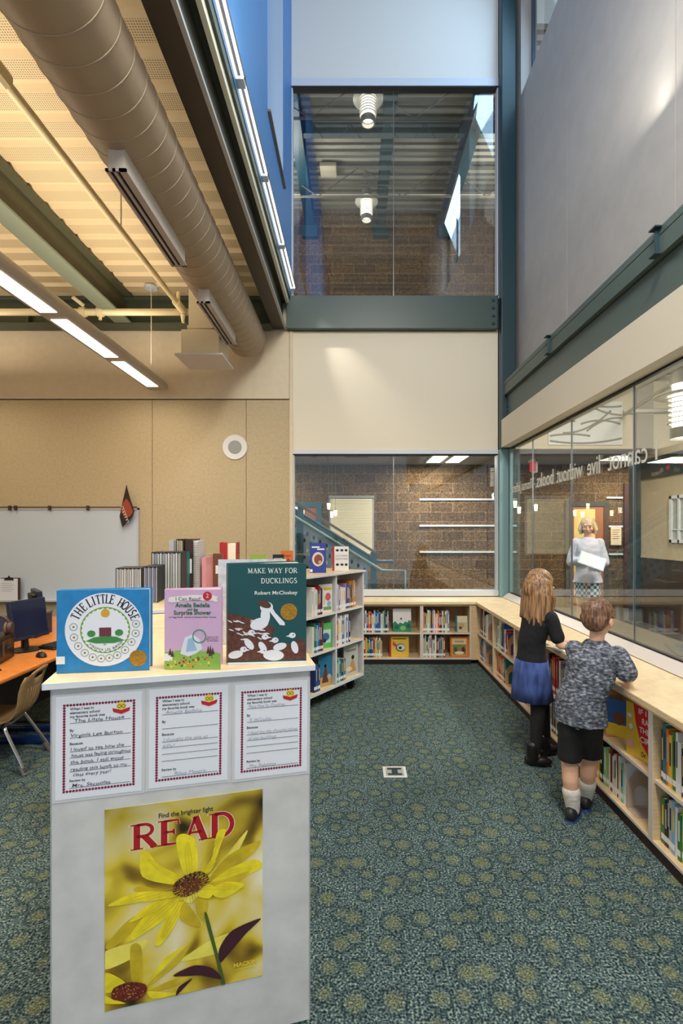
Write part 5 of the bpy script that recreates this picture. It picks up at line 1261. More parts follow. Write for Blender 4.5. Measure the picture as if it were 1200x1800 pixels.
bn = MB(); bn.poly([Pc(.07, .165, 1), Pc(.13, .145, 1), Pc(.13, .09, 1), Pc(.07, .11, 1)]); bn.poly([Pc(.87, .155, 1), Pc(.95, .155, 1), Pc(.93, .12, 1), Pc(.95, .09, 1), Pc(.87, .085, 1)]); bn.poly([Pc(.11, .165, 2), Pc(.5, .135, 2), Pc(.89, .145, 2), Pc(.89, .075, 2), Pc(.5, .07, 2), Pc(.11, .095, 2)])
bn.build('banner', mat('banner_cream', (228, 224, 222), .5), o)
rd = MB(); disc(rd, Pc(.765, .085, 3), ux, uz, wd*.082, 28); rd.build('level_disc', mat('disc_red', (190, 34, 48), .45), o)
tt = MB(); text(tt, 'I Can Read!', Pc(.20, .14, 3), ux, uz, width=wd*.45, height=.0105, bold=.004); tt.build('series_title', INK, o)
tt = MB(); text(tt, '2', Pc(.765, .105, 4), ux, uz, height=.0125, align='C'); tt.build('level_number', mat('banner_cream', (228, 224, 222), .5), o)
tt = MB(); text(tt, 'Amelia Bedelia', Pc(.50, .222, 1), ux, uz, width=wd*.62, height=.0125, align='C', bold=.03); text(tt, 'and the', Pc(.50, .264, 1), ux, uz, height=.0072, align='C', bold=.03); text(tt, 'Surprise Shower', Pc(.50, .315, 1), ux, uz, width=wd*.67, height=.0125, align='C', bold=.03)
tt.build('cover_title', mat('title_green', (30, 104, 62), .45), o)
tt = MB(); text(tt, 'by Peggy Parish  pictures by Barbara Siebel Thomas', Pc(.5, .355, 1), ux, uz, width=wd*.84, height=.0042, align='C', bold=.01)
for k, s in enumerate(('based on the', 'original character', 'by Fritz Siebel')): text(tt, s, Pc(.96, .60+k*.024, 1), ux, uz, width=wd*(.2, .25, .2)[k], height=.0036, align='R', bold=.01)
tt.build('author_line', INK, o)
MB().box(-wd/2-.0008, -.0009, h*.11, -wd/2+.14*wd, -.0006, h*.2).build('spine_label', LABW, o)
# 3 dark green book
dg_ = mat('cover_dark_teal_green', (14, 74, 78), .3)
C0, C1 = Vector((-.384, 1.522, KT)), Vector((-.147, 1.545, KT)); wd = (C1-C0).length; h = .308
o = open_book('picture_book', 'tall dark green book titled Make Way for Ducklings at the right end', (C0+C1)/2+Vector((0, 0, .0005)), math.atan2(C1.y-C0.y, C1.x-C0.x), wd, h, dg_, .42, .016)
br = MB(); br.poly([Pc(0, .96), Pc(.99, .96), Pc(.99, .80), Pc(.90, .74), Pc(.85, .80), Pc(.62, .80), Pc(.54, .74), Pc(.60, .66), Pc(.52, .60), Pc(.40, .555), Pc(.22, .53), Pc(.10, .50), Pc(0, .495)], 0)
br.build('brown_ground', mat('cover_brown', (88, 50, 38), .45, vary=.25, scale=90), o)
wb = MB(); wb.box(-wd/2, -.0008, h*.0, wd/2, -.0004, h*.022); wb.build('white_foot_line', mat('cover_white', (226, 230, 240), .4), o)
du = MB()
def el(u, v, a, b2, k=1, mi=0, rot=0, n=18):
    c = Pc(u, v, k); R = Matrix.Rotation(rot, 3, 'Y'); du.poly([c+R @ Vector((a*wd*math.cos(2*PI*i/n), 0, b2*wd*math.sin(2*PI*i/n))) for i in range(n)], mi)
# a plain bird shape and small plain birds, in place of the printed drawing
el(.475, .52, .060, .115, 1); el(.49, .435, .082, .070, 2)
du.poly([Pc(.545, .415, 3), Pc(.60, .49, 3), Pc(.72, .59, 3), Pc(.725, .62, 3), Pc(.66, .615, 3), Pc(.53, .48, 3)], 0)
el(.465, .405, .088, .046, 3, 1, .35); el(.515, .425, .012, .012, 4, 1); el(.40, .60, .12, .075, 1.2, 0, -.3)
for k, (u, v, s, r, hx_, hv) in enumerate([(.27, .80, .075, .9, .03, -.115), (.44, .83, .07, 1.0, .03, -.10), (.10, .90, .085, -.2, .10, -.05), (.58, .915, .12, .05, -.13, -.045), (.66, .83, .08, -.25, -.06, -.065), (.85, .84, .075, 1.3, -.03, -.12)]):
    el(u, v, s*1.1, s*.58, 1+.2*k, 0, r); el(u+hx_, v+hv, .043, .036, 2+.2*k); el(u+hx_+.012, v+hv-.004, .008, .008, 3+.2*k, 1)
    q_ = 1 if hx_ > 0 else -1; du.poly([Pc(u+hx_+q_*.030, v+hv-.006, 2), Pc(u+hx_+q_*.085, v+hv+.008, 2), Pc(u+hx_+q_*.030, v+hv+.018, 2)], 0)
for k in range(26):
    u = .03+brnd.random()*.48; v = .56+brnd.random()*.20; el(u, v, .035, .008, 1.5, 0, .4+brnd.uniform(-.3, .3), 8)
du.build('bird_picture', [mat('cover_white', (226, 230, 240), .4), mat('cover_brown_plain', (88, 50, 38), .45)], o)
tt = MB(); serif_text(tt, 'MAKE WAY FOR', Pc(.885, .098, 1), ux, uz, .0155, 'R', th=.17, sx=1.0); serif_text(tt, 'DUCKLINGS', Pc(.885, .198, 1), ux, uz, .0155, 'R', th=.17)
tt.build('cover_title', mat('title_pale', (214, 220, 214), .5), o)
tt = MB(); text(tt, 'Robert McCloskey', Pc(.885, .31, 1), ux, uz, width=wd*.545, height=.0112, align='R', bold=.018); tt.build('author_line', mat('title_pale', (214, 220, 214), .5), o)
md = MB(); disc(md, Pc(.775, .485, 2), ux, uz, wd*.108, 36); md.build('gold_seal', mat('gold_foil', (176, 130, 48), .35, .6, vary=.2, scale=260), o)
# white wrapped book standing open behind it
o = thing('open_book', 'open book in a crinkled clear wrapper standing behind the dark green book', 'book', (-.36, 1.80, KT+.0005), .12)
MB().box(-.125, 0, 0, .115, .003, .305).build('front_cover', mat('wrapper_white', (206, 212, 222), .12, vary=.1, scale=40), o)
MB().box(-.12, .003, .003, .11, .02, .30).build('pages', PAGES, o)

# ------------------------------------------------------------------ albums and books on the second case
def on2(px, Y): return Vector(((px-X0)/F*Y, Y, T2+.0006))
def album(label, px, Y, wd, h, cover, leaves, d=.16, rz=KA*.5):
    o = thing('album', label, 'album', on2(px, Y), rz, 'albums standing with their page edges out')
    MB().box(-wd/2, 0, 0, -wd/2+.003, d, h).box(wd/2-.003, 0, 0, wd/2, d, h).box(-wd/2+.003, d-.003, 0, wd/2-.003, d, h).box(-wd/2+.003, .006, h-.004, wd/2-.003, d-.003, h-.001).build('cover', cover, o)
    b = MB(); n = int(wd/.0075); ms = [mat('leaf_%d_%d_%d' % c, c, .7) for c in leaves]
    for i in range(n):
        x = -wd/2+.004+(wd-.008)*i/n; b.box(x, .004+.004*(i*7 % 3), .002, x+(wd-.008)/n*.86, d-.004, h-.006-.002*(i*5 % 3), i*i % len(ms))
    b.build('leaves', ms, o); return o
BLK = mat('album_black', (26, 26, 30), .5)
GREYS = [(196, 196, 196), (150, 152, 160), (120, 112, 112), (214, 210, 204)]
album('short black album of grey leaves, farthest left on the rear case', 226, 3.0, .148, .165, BLK, GREYS)
album('narrow black album standing in front of the other albums', 264.5, 2.70, .076, .196, BLK, [(150, 152, 170), (120, 122, 140), (190, 192, 204)])
album('wide black album with a teal right edge on the rear case', 292.5, 2.87, .166, .266, BLK, [(206, 208, 210), (120, 128, 132), (226, 226, 222), (160, 166, 170)])
tealb = tag(MB().box(0, 0, 0, .012, .15, .258).build('folder', BOOKM['teal']), 'slim teal folder beside the wide black album', 'folder'); tealb.location = on2(323, 3.05); tealb.rotation_euler.z = .1
album('tall black album with cream leaves behind the wide album', 316, 3.16, .045, .335, BLK, [(206, 196, 170), (160, 150, 130)])
o = tag(MB().box(0, 0, 0, .046, .2, .335).build('thick_binder', mat('binder_dark_brown', (58, 34, 34), .5)), 'dark brown binder with a white spine label', 'binder'); o.location = on2(325.5, 3.16); o.rotation_euler.z = .08
MB().box(.006, -.001, .12, .04, 0, .21).build('spine_label', LABW, o)
o = thing('spiral_notebook', 'tall pale notebook with a coiled edge beside the dark brown binder', 'notebook', on2(343.5, 3.16), .08)
MB().box(-.016, .01, 0, .016, .2, .325).build('pages', mat('notebook_pale', (206, 204, 206), .6), o)
co = MB()
for k in range(22): co.tube([(-.017+.034*i/8, .010-.012*math.sin(PI*i/8), .012+k*.0142) for i in range(9)], .0016, 5)
co.build('coil', CHROME, o)
o = tag(MB().box(0, 0, 0, .03, .15, .325).build('thick_binder', BOOKM['silver']), 'pale grey binder behind the wide black album', 'binder'); o.location = on2(297, 3.30); o.rotation_euler.z = .1
o = tag(MB().box(0, 0, 0, .026, .16, .215).build('picture_book', BOOKM['pink']), 'small pale pink book beside the coiled notebook', 'book'); o.location = on2(354.5, 3.20)
def fanned(label, px, Y, wd, h, m, ang):
    o = thing('picture_book', label, 'book', on2(px, Y), 0)
    b = MB()
    for k in range(5):
        R = Matrix.Translation((wd*k/5, .004*k, 0)) @ Matrix.Rotation(ang*(k-1)*.25, 4, 'Y')
        b.xbox(R @ Matrix.Translation((0, .08, h/2+.004)), wd/6, .16, h)
    b.build('pages', mat('fanned_pages', (196, 176, 132), .8), o)
    R = Matrix.Translation((wd, 0, 0))
    MB().box(wd-.002, 0, 0, wd+.004, .165, h+.008).build('cover', m, o); return o
fanned('fanned open book with yellowed pages left of the brown book', 362, 3.38, .055, .225, BOOKM['cream'], -.16)
o = tag(MB().box(0, 0, 0, .062, .03, .235).build('picture_book', BOOKM['brown']), 'brown book with a white barcode label, face outward on the rear case', 'book'); o.location = on2(374, 3.36)
MB().box(.018, -.001, .10, .05, 0, .155).build('barcode_label', LABW, o); MB().box(-.001, -.0012, .15, .064, -.0002, .235).build('upper_cover', BOOKM['tan'], o) if 0 else None
o = thing('picture_book', 'red book standing upright highest behind the brown book', 'book', on2(386, 3.52), .1)
MB().box(0, 0, 0, .052, .004, .305).box(.112, 0, 0, .118, .16, .305).box(0, 0, 0, .004, .16, .305).build('cover', BOOKM['red'], o); MB().box(.056, .006, .003, .110, .15, .296).build('pages', PAGES, o)
# ------------------------------------------------------------------ whiteboard and the computer corner
t = thing('whiteboard', 'big whiteboard on the tan wall', 'whiteboard', (-3.9, WY, 1.3))
wx1 = (243-X0)/F*6.46; wz1 = CH-(893-Y0)/F*6.46; wz0 = CH-(1054-Y0)/F*6.46
MB().box(-5.6, WY-.025, wz0, wx1-.02, WY-.003, wz1-.02).build('board', mat('whiteboard_enamel', (196, 208, 222), .22), t, world=True)
MB().box(-5.6, WY-.035, wz1-.022, wx1, WY-.002, wz1).box(wx1-.02, WY-.035, wz0, wx1, WY-.002, wz1).build('frame', mat('board_frame_silver', (190, 192, 196), .35), t, world=True)
MB().box(-5.6, WY-.10, wz0-.02, wx1, WY-.002, wz0).build('tray', mat('board_tray_silver', (196, 198, 202), .35), t, world=True)
MB().box(-5.6, WY-.04, wz1, wx1-.03, WY-.002, wz1+.02).build('map_rail', mat('map_rail_brown', (112, 92, 66), .5), t, world=True)
for px in (18, 28, 88, 155):
    x = (px-X0)/F*6.46; c_ = MB().box(x-.016, WY-.06, wz1-.03, x+.016, WY-.04, wz1+.03); c_.build('rail_clip', BROWN, t, world=True)
# pennant flag
p = ray_y(222, 853, 6.42)
t = thing('pennant_flag', 'small dark pennant flag with an orange emblem hanging on the whiteboard', 'flag', p)
Q = lambda x, y, k=0: ray_y(x, y, 6.40)-Vector((0, k*.0012, 0))
f = MB(); f.prism([(v.x, v.z) for v in (Q(222, 853), Q(229, 878), Q(236, 899), Q(232, 909), Q(215, 927), Q(210, 908), Q(214, 888))], (0, 6.40, 0), (1, 0, 0), (0, 0, 1), (0, .004, 0)); f.build('cloth', mat('flag_dark_maroon', (44, 24, 26), .8), t, world=True)
f = MB(); f.poly([Q(215, 886, 1), Q(222, 876, 1), Q(228, 884, 1), Q(234, 900, 1), Q(228, 908, 1), Q(220, 910, 1), Q(213, 900, 1)]); f.build('emblem', mat('flag_orange', (150, 66, 40), .8), t, world=True)
f = MB()
for k in range(6): a = Q(212.5+k*1.7, 892+k*4.6, 2); f.tube([a, a+Vector((.030, -.0005, .016)), a+Vector((.032, -.0005, -.022)), a+Vector((.014, -.0005, -.026))], .0042, 5)
f.build('script_lettering', mat('flag_white', (214, 206, 200), .8), t, world=True)
MB().cyl(Q(222, 853)+Vector((0, .006, .0)), (Q(222, 853).x, WY-.04, wz1+.012), .006, n=8).build('stick', BLK, t, world=True)
# clipboard on the tray
t = thing('clipboard', 'clipboard with a printed sheet leaning on the whiteboard tray', 'clipboard', ray_y(18, 1054, 6.42))
cx, cz = ray_y(17.5, 1054, 6.42).x, wz0+.001
MB().box(cx-.115, 6.415, cz, cx+.135, 6.419, cz+.285).build('board', mat('clipboard_brown', (66, 50, 42), .5), t, world=True)
MB().box(cx-.125, 6.411, cz, cx+.105, 6.414, cz+.275).build('paper', mat('white_paper', (226, 230, 240), .6), t, world=True)
MB().prism([(-.06, 0), (.06, 0), (.05, .03), (.015, .035), (.0, .06), (-.015, .035), (-.05, .03)], (cx-.005, 6.404, cz+.255), (1, 0, 0), (0, 0, 1), (0, .007, 0)).build('clip', BLK, t, world=True)
ln = MB()
for k in range(5): ln.box(cx-.10, 6.4102, cz+.21-k*.024, cx+(.06 if k % 2 else .03), 6.4108, cz+.213-k*.024)
ln.build('printed_lines', PEN, t, world=True)

# table
TX, TZ = -2.25, .665
tb = thing('computer_table', 'orange wood computer table at the left', 'table', (-2.7, 4.3, 0))
MB().prism([(-3.4, 2.6), (TX-.03, 2.6), (TX, 2.66), (TX, 5.5), (TX-.05, 5.55), (-3.4, 5.55)], (0, 0, TZ-.032), (1, 0, 0), (0, 1, 0), (0, 0, .032)).build('tabletop', wood('orange_oak_laminate', (212, 128, 56)), tb, world=True, bevel=.012, seg=3)
for y in (2.75, 5.4):
    for x in (-3.3, -2.75): MB().cyl((x, y, 0), (x, y, TZ-.032), .025, n=14).build('leg', mat('table_leg_black', (34, 34, 38), .4), tb, world=True)
MB().box(-2.78, 2.75, .12, -2.74, 5.4, .60).build('modesty_panel', mat('modesty_dark', (30, 30, 36), .6), tb, world=True)
for y in (3.78, 4.02):
    MB().box(-2.95, y, 0, -2.30, y+.09, .045).build('foot_bar', mat('foot_bar_navy', (24, 48, 98), .25), tb, world=True, bevel=.015)
MB().cyl((-2.95, 3.95, .10), (-2.30, 3.95, .10), .016, n=12).build('foot_rail', CHROME, tb, world=True)
DKP = mat('computer_black_plastic', (16, 16, 19), .4); DKN = mat('monitor_navy_black', (32, 40, 64), .35)
def monitor(label, loc, rz, w_=.38, h_=.31, tilt=.12, back=False):
    t = thing('monitor', label, 'monitor', loc, rz)
    R = Matrix.Translation((0, 0, .10+h_/2)) @ Matrix.Rotation(-tilt, 4, 'X')
    MB().xbox(R @ Matrix.Translation((0, .03, 0)), w_, .045, h_).build('case', DKN, t, bevel=.006)
    MB().xbox(R @ Matrix.Translation((0, .07, .02)), w_*.6, .05, h_*.6).build('back_housing', DKP, t, bevel=.01)
    MB().xbox(R @ Matrix.Translation((0, .0065, .008)), w_-.03, .002, h_-.045).build('screen', mat('screen_off_navy', (30, 38, 66), .12), t)
    MB().xbox(R @ Matrix.Translation((0, .0055, -h_/2+.011)), .010, .003, .010).build('badge', CHROME, t)
    MB().cyl((0, .06, .01), (0, .07, .16), .03, .022, n=14).build('neck', DKP, t)
    MB().lathe([(.001, 0), (.115, 0), (.115, .008), (.05, .022), (.001, .024)], (0, .06, 0), n=28).build('stand_base', DKP, t)
    return t
monitor('flat dark screened monitor turned toward the aisle on the orange table', (-2.56, 3.97, TZ+.0005), 1.28, .31, .31, .16)
monitor('second monitor seen from behind, farther along the table', (-3.22, 5.15, TZ+.0005), 2.3, .36, .25, .1)
def keyboard(label, loc, rz, w_=.42):
    t = thing('keyboard', label, 'keyboard', loc, rz, 'keyboards on the orange table')
    MB().prism([(0, 0), (.155, 0), (.155, .028), (.01, .014), (0, .008)], (-w_/2, 0, 0), (0, 1, 0), (0, 0, 1), (w_, 0, 0)).build('base', DKP, t, bevel=.003)
    k = MB()
    for j in range(5):
        for i in range(int(w_/.021)-1): k.box(-w_/2+.014+i*.021, .018+j*.026, .014+j*.0026, -w_/2+.031+i*.021, .038+j*.026, .023+j*.0026)
    k.build('keys', mat('key_dark_grey', (44, 44, 50), .5), t); return t
keyboard('black keyboard on the near end of the orange table', (-2.44, 3.20, TZ+.0005), 1.35)
keyboard('black keyboard in front of the flat dark monitor', (-2.335, 4.14, TZ+.0005), 1.3, .34)
t = thing('computer_mouse', 'black mouse on the orange table edge', 'mouse', (-2.36, 3.78, TZ+.0005), .9)
MB().ell((0, 0, .001), (.034, .058, .036), nu=20, nv=12).build('body', DKP, t, smooth=True)
for v in t.children: v.data.vertices.foreach_set('co', [c for vv in v.data.vertices for c in (vv.co.x, vv.co.y, max(vv.co.z, 0))])
MB().cyl((-.004, .034, .030), (.004, .034, .030), .008, n=12).build('wheel', STEEL, t)
t = thing('desktop_computer', 'black desktop computer at the left edge on the orange table', 'computer', (-2.55, 3.62, TZ+.0005), .25)
MB().box(-.30, -.16, 0, .02, .18, .19).build('case', DKP, t, bevel=.006)
MB().box(-.26, -.168, .02, -.02, -.16, .17).box(.02, -.10, .02, .027, .12, .16).build('front_panel', mat('front_panel_black', (14, 14, 16), .3), t)
MB().box(.027, -.06, .05, .033, -.03, .15).box(.027, .02, .09, .034, .08, .10).build('drive_bay', mat('drive_bay_grey', (70, 70, 74), .4), t)
t = thing('headphones', 'brown headphones lying on the black desktop computer', 'headphones', (-2.62, 3.68, TZ+.192), .3)
hb_ = [(.085*math.cos(a*PI/12), .0, .03+.105*math.sin(a*PI/12)) for a in range(0, 13)]
MB().tube(hb_, .012, 8).build('headband', mat('headphone_brown', (70, 52, 42), .4), t, smooth=True)
for s in (-1, 1):
    MB().cyl((s*.098, 0, .042), (s*.07, 0, .042), .042, .046, n=20).build('ear_cup', mat('headphone_brown', (70, 52, 42), .4), t, bevel=.006)
    MB().lathe([(.022, .066), (.042, .066), (.046, .058), (.042, .050), (.02, .052)], (0, 0, 0), n=20).xf(Matrix.Translation((0, 0, .042)) @ Matrix.Rotation(s*PI/2, 4, 'Y') @ Matrix.Translation((0, 0, 0))).build('ear_pad', mat('pad_tan', (120, 92, 72), .7), t, smooth=True)
t = thing('storage_box', 'dark blue box farther back on the orange table', 'box', (-3.0, 4.55, TZ+.0005), .1)
MB().box(-.18, -.14, 0, .18, .14, .20).build('body', mat('box_navy', (34, 48, 78), .5), t, bevel=.006); MB().box(-.185, -.145, .185, .185, .145, .205).build('lid', mat('box_lid_grey', (92, 92, 96), .5), t, bevel=.004)
t = thing('computer_tower', 'black computer tower standing on the floor under the orange table', 'computer', (-2.70, 3.15, .0), .2)
MB().box(-.09, -.2, 0, .09, .2, .42).build('case', DKP, t, bevel=.006)
MB().box(.09, -.17, .06, .096, .17, .38).build('side_panel', mat('front_panel_black', (14, 14, 16), .3), t)
# chair shell builder
def school_chair(label, loc, rz, shell, group=None, sh=.36):
    t = thing('school_chair', label, 'chair', loc, rz, group)
    # profile from seat front to the top of the back; local +y is the back
    prof = [(-.20, sh-.03), (-.185, sh-.008), (-.15, sh), (-.05, sh-.008), (.06, sh-.006), (.12, sh+.012), (.155, sh+.06), (.172, sh+.12), (.185, sh+.20), (.203, sh+.255), (.222, sh+.295), (.230, sh+.325)]
    wds = [.17, .185, .19, .19, .185, .17, .165, .17, .18, .18, .172, .135]
    nu = 10
    def surf(off):
        v = []
        for i, ((y, z), w_) in enumerate(zip(prof, wds)):
            for j in range(nu+1):
                u = -1+2*j/nu; x = u*w_
                dz = .014*u*u if i < 5 else 0; dy = -.028*u*u if i >= 5 else 0
                if i == len(prof)-1: dz -= .035*abs(u)**3
                v.append(Vector((x, y+dy+(off if i >= 5 else 0), z+dz-(off if i < 5 else 0))))
        return v
    A, B = surf(0), surf(.008); n1 = nu+1; m = len(prof)
    sm = MB(); fs = []
    hole = {(9, 3), (9, 4), (9, 5), (9, 6)}
    for i in range(m-1):
        for j in range(nu):
            if (i, j) in hole: continue
            a, b2, c2, d2 = i*n1+j, i*n1+j+1, (i+1)*n1+j+1, (i+1)*n1+j
            fs.append((a, b2, c2, d2)); fs.append((a+m*n1, d2+m*n1, c2+m*n1, b2+m*n1))
    k = m*n1
    bd = [(i*n1, (i+1)*n1) for i in range(m-1)]+[(i*n1+nu, (i+1)*n1+nu) for i in range(m-1)]+[(j, j+1) for j in range(nu)]+[((m-1)*n1+j, (m-1)*n1+j+1) for j in range(nu)]
    bd += [(9*n1+j, 9*n1+j+1) for j in range(3, 7)]+[(10*n1+j, 10*n1+j+1) for j in range(3, 7)]+[(9*n1+3, 10*n1+3), (9*n1+7, 10*n1+7)]
    for a, b2 in bd: fs.append((a, b2, b2+k, a+k))
    sm.add(A+B, fs)
    so = sm.build('shell', shell, t, smooth=True)
    rb_ = MB()
    for j in range(1, 10):
        u = -1+2*j/10
        pts = [Vector((u*wds[i]*.9, prof[i][0]-.028*u*u+.0085, prof[i][1])) for i in range(5, 9)]
        rb_.tube(pts, .0025, 5)
    rb_.build('back_ribs', shell, so, smooth=True)
    cu = lambda P: [P[0]]+[Vector(P[i]).lerp(Vector(P[i+1]), u) for i in range(len(P)-1) for u in (.15, .5, .85)]+[P[-1]]
    for sx in (-1, 1):
        for nm_, y0, y1 in (('leg', .05, .205), ('leg', -.08, -.20)):
            lg = MB().tube(cu([(sx*.09, y0-.03, sh-.03), (sx*.135, y0, sh-.035), (sx*.15, y0+(y1-y0)*.15, sh-.08), (sx*.195, y1, .02)]), .0125, 10).build(nm_, CHROME, t, smooth=True)
            a, b2 = Vector((sx*.15, y0+(y1-y0)*.15, sh-.08)), Vector((sx*.195, y1, .0)); e = (b2-a).normalized()
            MB().cyl(b2-e*.075, b2+Vector((0, 0, .002)), .0175, n=12).build('foot_sleeve', mat('foot_sleeve_grey', (110, 104, 102), .5), lg)
    MB().box(-.10, -.10, sh-.035, .10, .08, sh-.018).build('under_plate', STEEL, t)
    return t
TANP = mat('tan_chair_plastic', (156, 126, 86), .45); BLUP = mat('navy_chair_plastic', (24, 44, 96), .3)
school_chair('tan plastic school chair with chrome legs pulled up to the orange table', (-2.405, 3.46, 0), -1.40, TANP, sh=.345)
school_chair('navy plastic school chair beyond the tan chair', (-2.41, 4.75, 0), -1.57, BLUP, 'navy chairs under the orange table', .34)
school_chair('navy plastic school chair farthest back under the orange table', (-2.41, 5.24, 0), -1.57, BLUP, 'navy chairs under the orange table', .36)
# floor box in the carpet
P = [ray_z(x, y, 0) for x, y in ((671.9, 1348.2), (713, 1348.2), (715.8, 1367.4), (673.3, 1367.4))]
fx, fy = (P[0].x+P[1].x+P[2].x+P[3].x)/4, (P[0].y+P[2].y)/2; sx_, sy_ = (P[1].x-P[0].x)/2*.98, (P[0].y-P[2].y)/2
t = thing('floor_box', 'square white floor outlet cover set in the carpet', 'floor outlet', (fx, fy, 0))
MB().box(-sx_, -sy_, .0, sx_, sy_, .005).build('cover_frame', mat('floor_box_white', (206, 206, 202), .4), t, bevel=.002)
MB().box(-sx_*.76, -sy_*.76, .005, sx_*.76, sy_*.76, .0062).build('lid', mat('floor_box_lid', (150, 152, 148), .4), t)
g = MB()
for s in (-1, 1): g.box(-sx_*.6, s*sy_*.5-.012, .0062, sx_*.6, s*sy_*.5+.012, .0072)
g.box(-.02, -sy_*.5, .0062, .02, sy_*.5, .007)
g.build('carpet_insert', mat('floor_box_dark', (36, 50, 54), .8), t)
# ------------------------------------------------------------------ people
class Blob:
    """rounded limbs melted into one continuous skin"""
    def __init__(s): s.b = MB()
    def cap(s, p0, p1, r0, r1=None, n=14):
        r1 = r0 if r1 is None else r1
        p0, p1 = Vector(p0), Vector(p1)
        s.b.cyl(p0, p1, r0, r1, n); s.b.ell(p0, (r0,)*3, None, n, 8); s.b.ell(p1, (r1,)*3, None, n, 8); return s
    def chain(s, pts, rs):
        for a, b, r0, r1 in zip(pts, pts[1:], rs, rs[1:]): s.cap(a, b, r0, r1)
        return s
    def ell(s, c, r, rot=None): s.b.ell(c, r, rot, 20, 12); return s
    def loft(s, rings, n=28):
        """closed skin through ellipses (centre, right vector, forward vector)"""
        vs = []; fs = []
        for c, a, b in rings:
            for i in range(n):
                t = 2*PI*i/n; vs.append(Vector(c)+Vector(a)*math.cos(t)+Vector(b)*math.sin(t))
        m = len(rings)
        for j in range(m-1):
            for i in range(n): fs.append((j*n+i, j*n+(i+1) % n, (j+1)*n+(i+1) % n, (j+1)*n+i))
        fs += [tuple(range(n-1, -1, -1)), tuple(range((m-1)*n, m*n))]
        s.b.add(vs, fs); return s
    def build(s, name, m, parent, voxel=.006, smooth=5, fac=.5, tex=None):
        me = s.b.mesh('tmp', [m]); o = bpy.data.objects.new('tmp', me); COL.objects.link(o)
        r = o.modifiers.new('r', 'REMESH'); r.mode = 'VOXEL'; r.voxel_size = voxel; r.use_smooth_shade = True
        if smooth: k = o.modifiers.new('s', 'SMOOTH'); k.factor = fac; k.iterations = smooth
        if tex:
            tx = bpy.data.textures.new('folds', 'CLOUDS'); tx.noise_scale = tex[0]
            dm = o.modifiers.new('d', 'DISPLACE'); dm.texture = tx; dm.strength = tex[1]; dm.mid_level = .5; dm.texture_coords = 'GLOBAL'
        bpy.context.view_layer.update()
        dg = bpy.context.evaluated_depsgraph_get()
        out = bpy.data.meshes.new_from_object(o.evaluated_get(dg)); out.name = name
        bpy.data.objects.remove(o); bpy.data.meshes.remove(me)
        for p in out.polygons: p.use_smooth = True
        if not out.materials: out.materials.append(m)
        q = bpy.data.objects.new(name, out); COL.objects.link(q); q.parent = parent
        q.matrix_parent_inverse = Matrix.Translation(parent.location).inverted()
        return q
def hand(b, w, d, n, s, k=1.0, curl=.5):
    """palm, four fingers and a thumb from wrist w along d; n = back of the hand, s = thumb side"""
    d, n, s, w = Vector(d).normalized(), Vector(n).normalized(), Vector(s).normalized(), Vector(w)
    for i in range(5):
        t = -.5+i/4; b.cap(w+d*.012*k+s*(t*.03*k), w+d*.070*k+s*(t*.056*k), .0125*k, .0105*k, 10)
    L = [.058, .068, .064, .050]
    for i in range(4):
        t = .5-i/3; base = w+d*.072*k+s*(t*.058*k); l = L[i]*k
        f = d*math.cos(curl)-n*math.sin(curl); g = d*math.cos(curl*2.1)-n*math.sin(curl*2.1)
        p1 = base+f*l*.5+s*(t*.008*k); p2 = p1+g*l*.5
        b.cap(base, p1, .0088*k, .0080*k, 10); b.cap(p1, p2, .0080*k, .0066*k, 10)
    tb = w+d*.028*k+s*.026*k; t1 = tb+(d*.55+s*.75-n*.15).normalized()*.034*k; t2 = t1+(d*.9+s*.3-n*.25).normalized()*.028*k
    b.cap(tb-s*.012*k, t1, .0115*k, .0092*k, 10); b.cap(t1, t2, .0092*k, .0075*k, 10)
def headframe(c, face, pitch=0):
    f = Vector(face).normalized(); r = f.cross(Vector((0, 0, 1))).normalized()
    f = (f*math.cos(pitch)-Vector((0, 0, 1))*math.sin(pitch)).normalized(); u = r.cross(f).normalized()
    return Vector(c), f, r, u
def head(b, fr, k=1.0):
    """skull, jaw, nose, ears; k = 1 is a head 21 cm high"""
    c, f, r, u = fr; R = Matrix((r, f, u)).transposed()
    P = lambda x, y, z: c+r*x*k+f*y*k+u*z*k
    b.ell(P(0, -.012, .022), (.073*k, .092*k, .084*k), R)
    b.ell(P(0, .022, -.035), (.056*k, .066*k, .066*k), R)
    b.ell(P(0, .058, -.078), (.024*k, .022*k, .020*k), R)
    b.cap(P(0, .086, .004), P(0, .100, -.028), .009*k, .0135*k)
    for s in (-1, 1):
        b.ell(P(s*.040, .062, -.030), (.022*k, .022*k, .022*k), R)
        b.ell(P(s*.076, -.004, -.012), (.010*k, .020*k, .031*k), R)
        b.ell(P(s*.030, .080, .026), (.022*k, .012*k, .010*k), R)
    b.ell(P(0, .083, -.052), (.022*k, .011*k, .006*k), R); b.ell(P(0, .081, -.062), (.019*k, .011*k, .007*k), R)
def face_parts(par, fr, k, iris, lip):
    c, f, r, u = fr; R = Matrix((r, f, u)).transposed()
    P = lambda x, y, z: c+r*x*k+f*y*k+u*z*k
    for s in (-1, 1):
        e = MB(); e.ell(P(s*.031, .076, .006), (.0135*k, .011*k, .0095*k), R, 14, 10).ell(P(s*.031, .0845, .006), (.006*k, .004*k, .006*k), R, 12, 8, 1)
        e.build('eye', [mat('eye_white', (232, 230, 226), .3), mat('iris_'+iris, (70, 86, 110) if iris == 'blue' else (74, 50, 34), .3)], par, smooth=True, world=True)
    MB().ell(P(0, .087, -.056), (.022*k, .0095*k, .0075*k), R, 16, 8).build('mouth', mat('lip_'+lip, (190, 112, 104), .5), par, smooth=True, world=True)
V3 = Vector
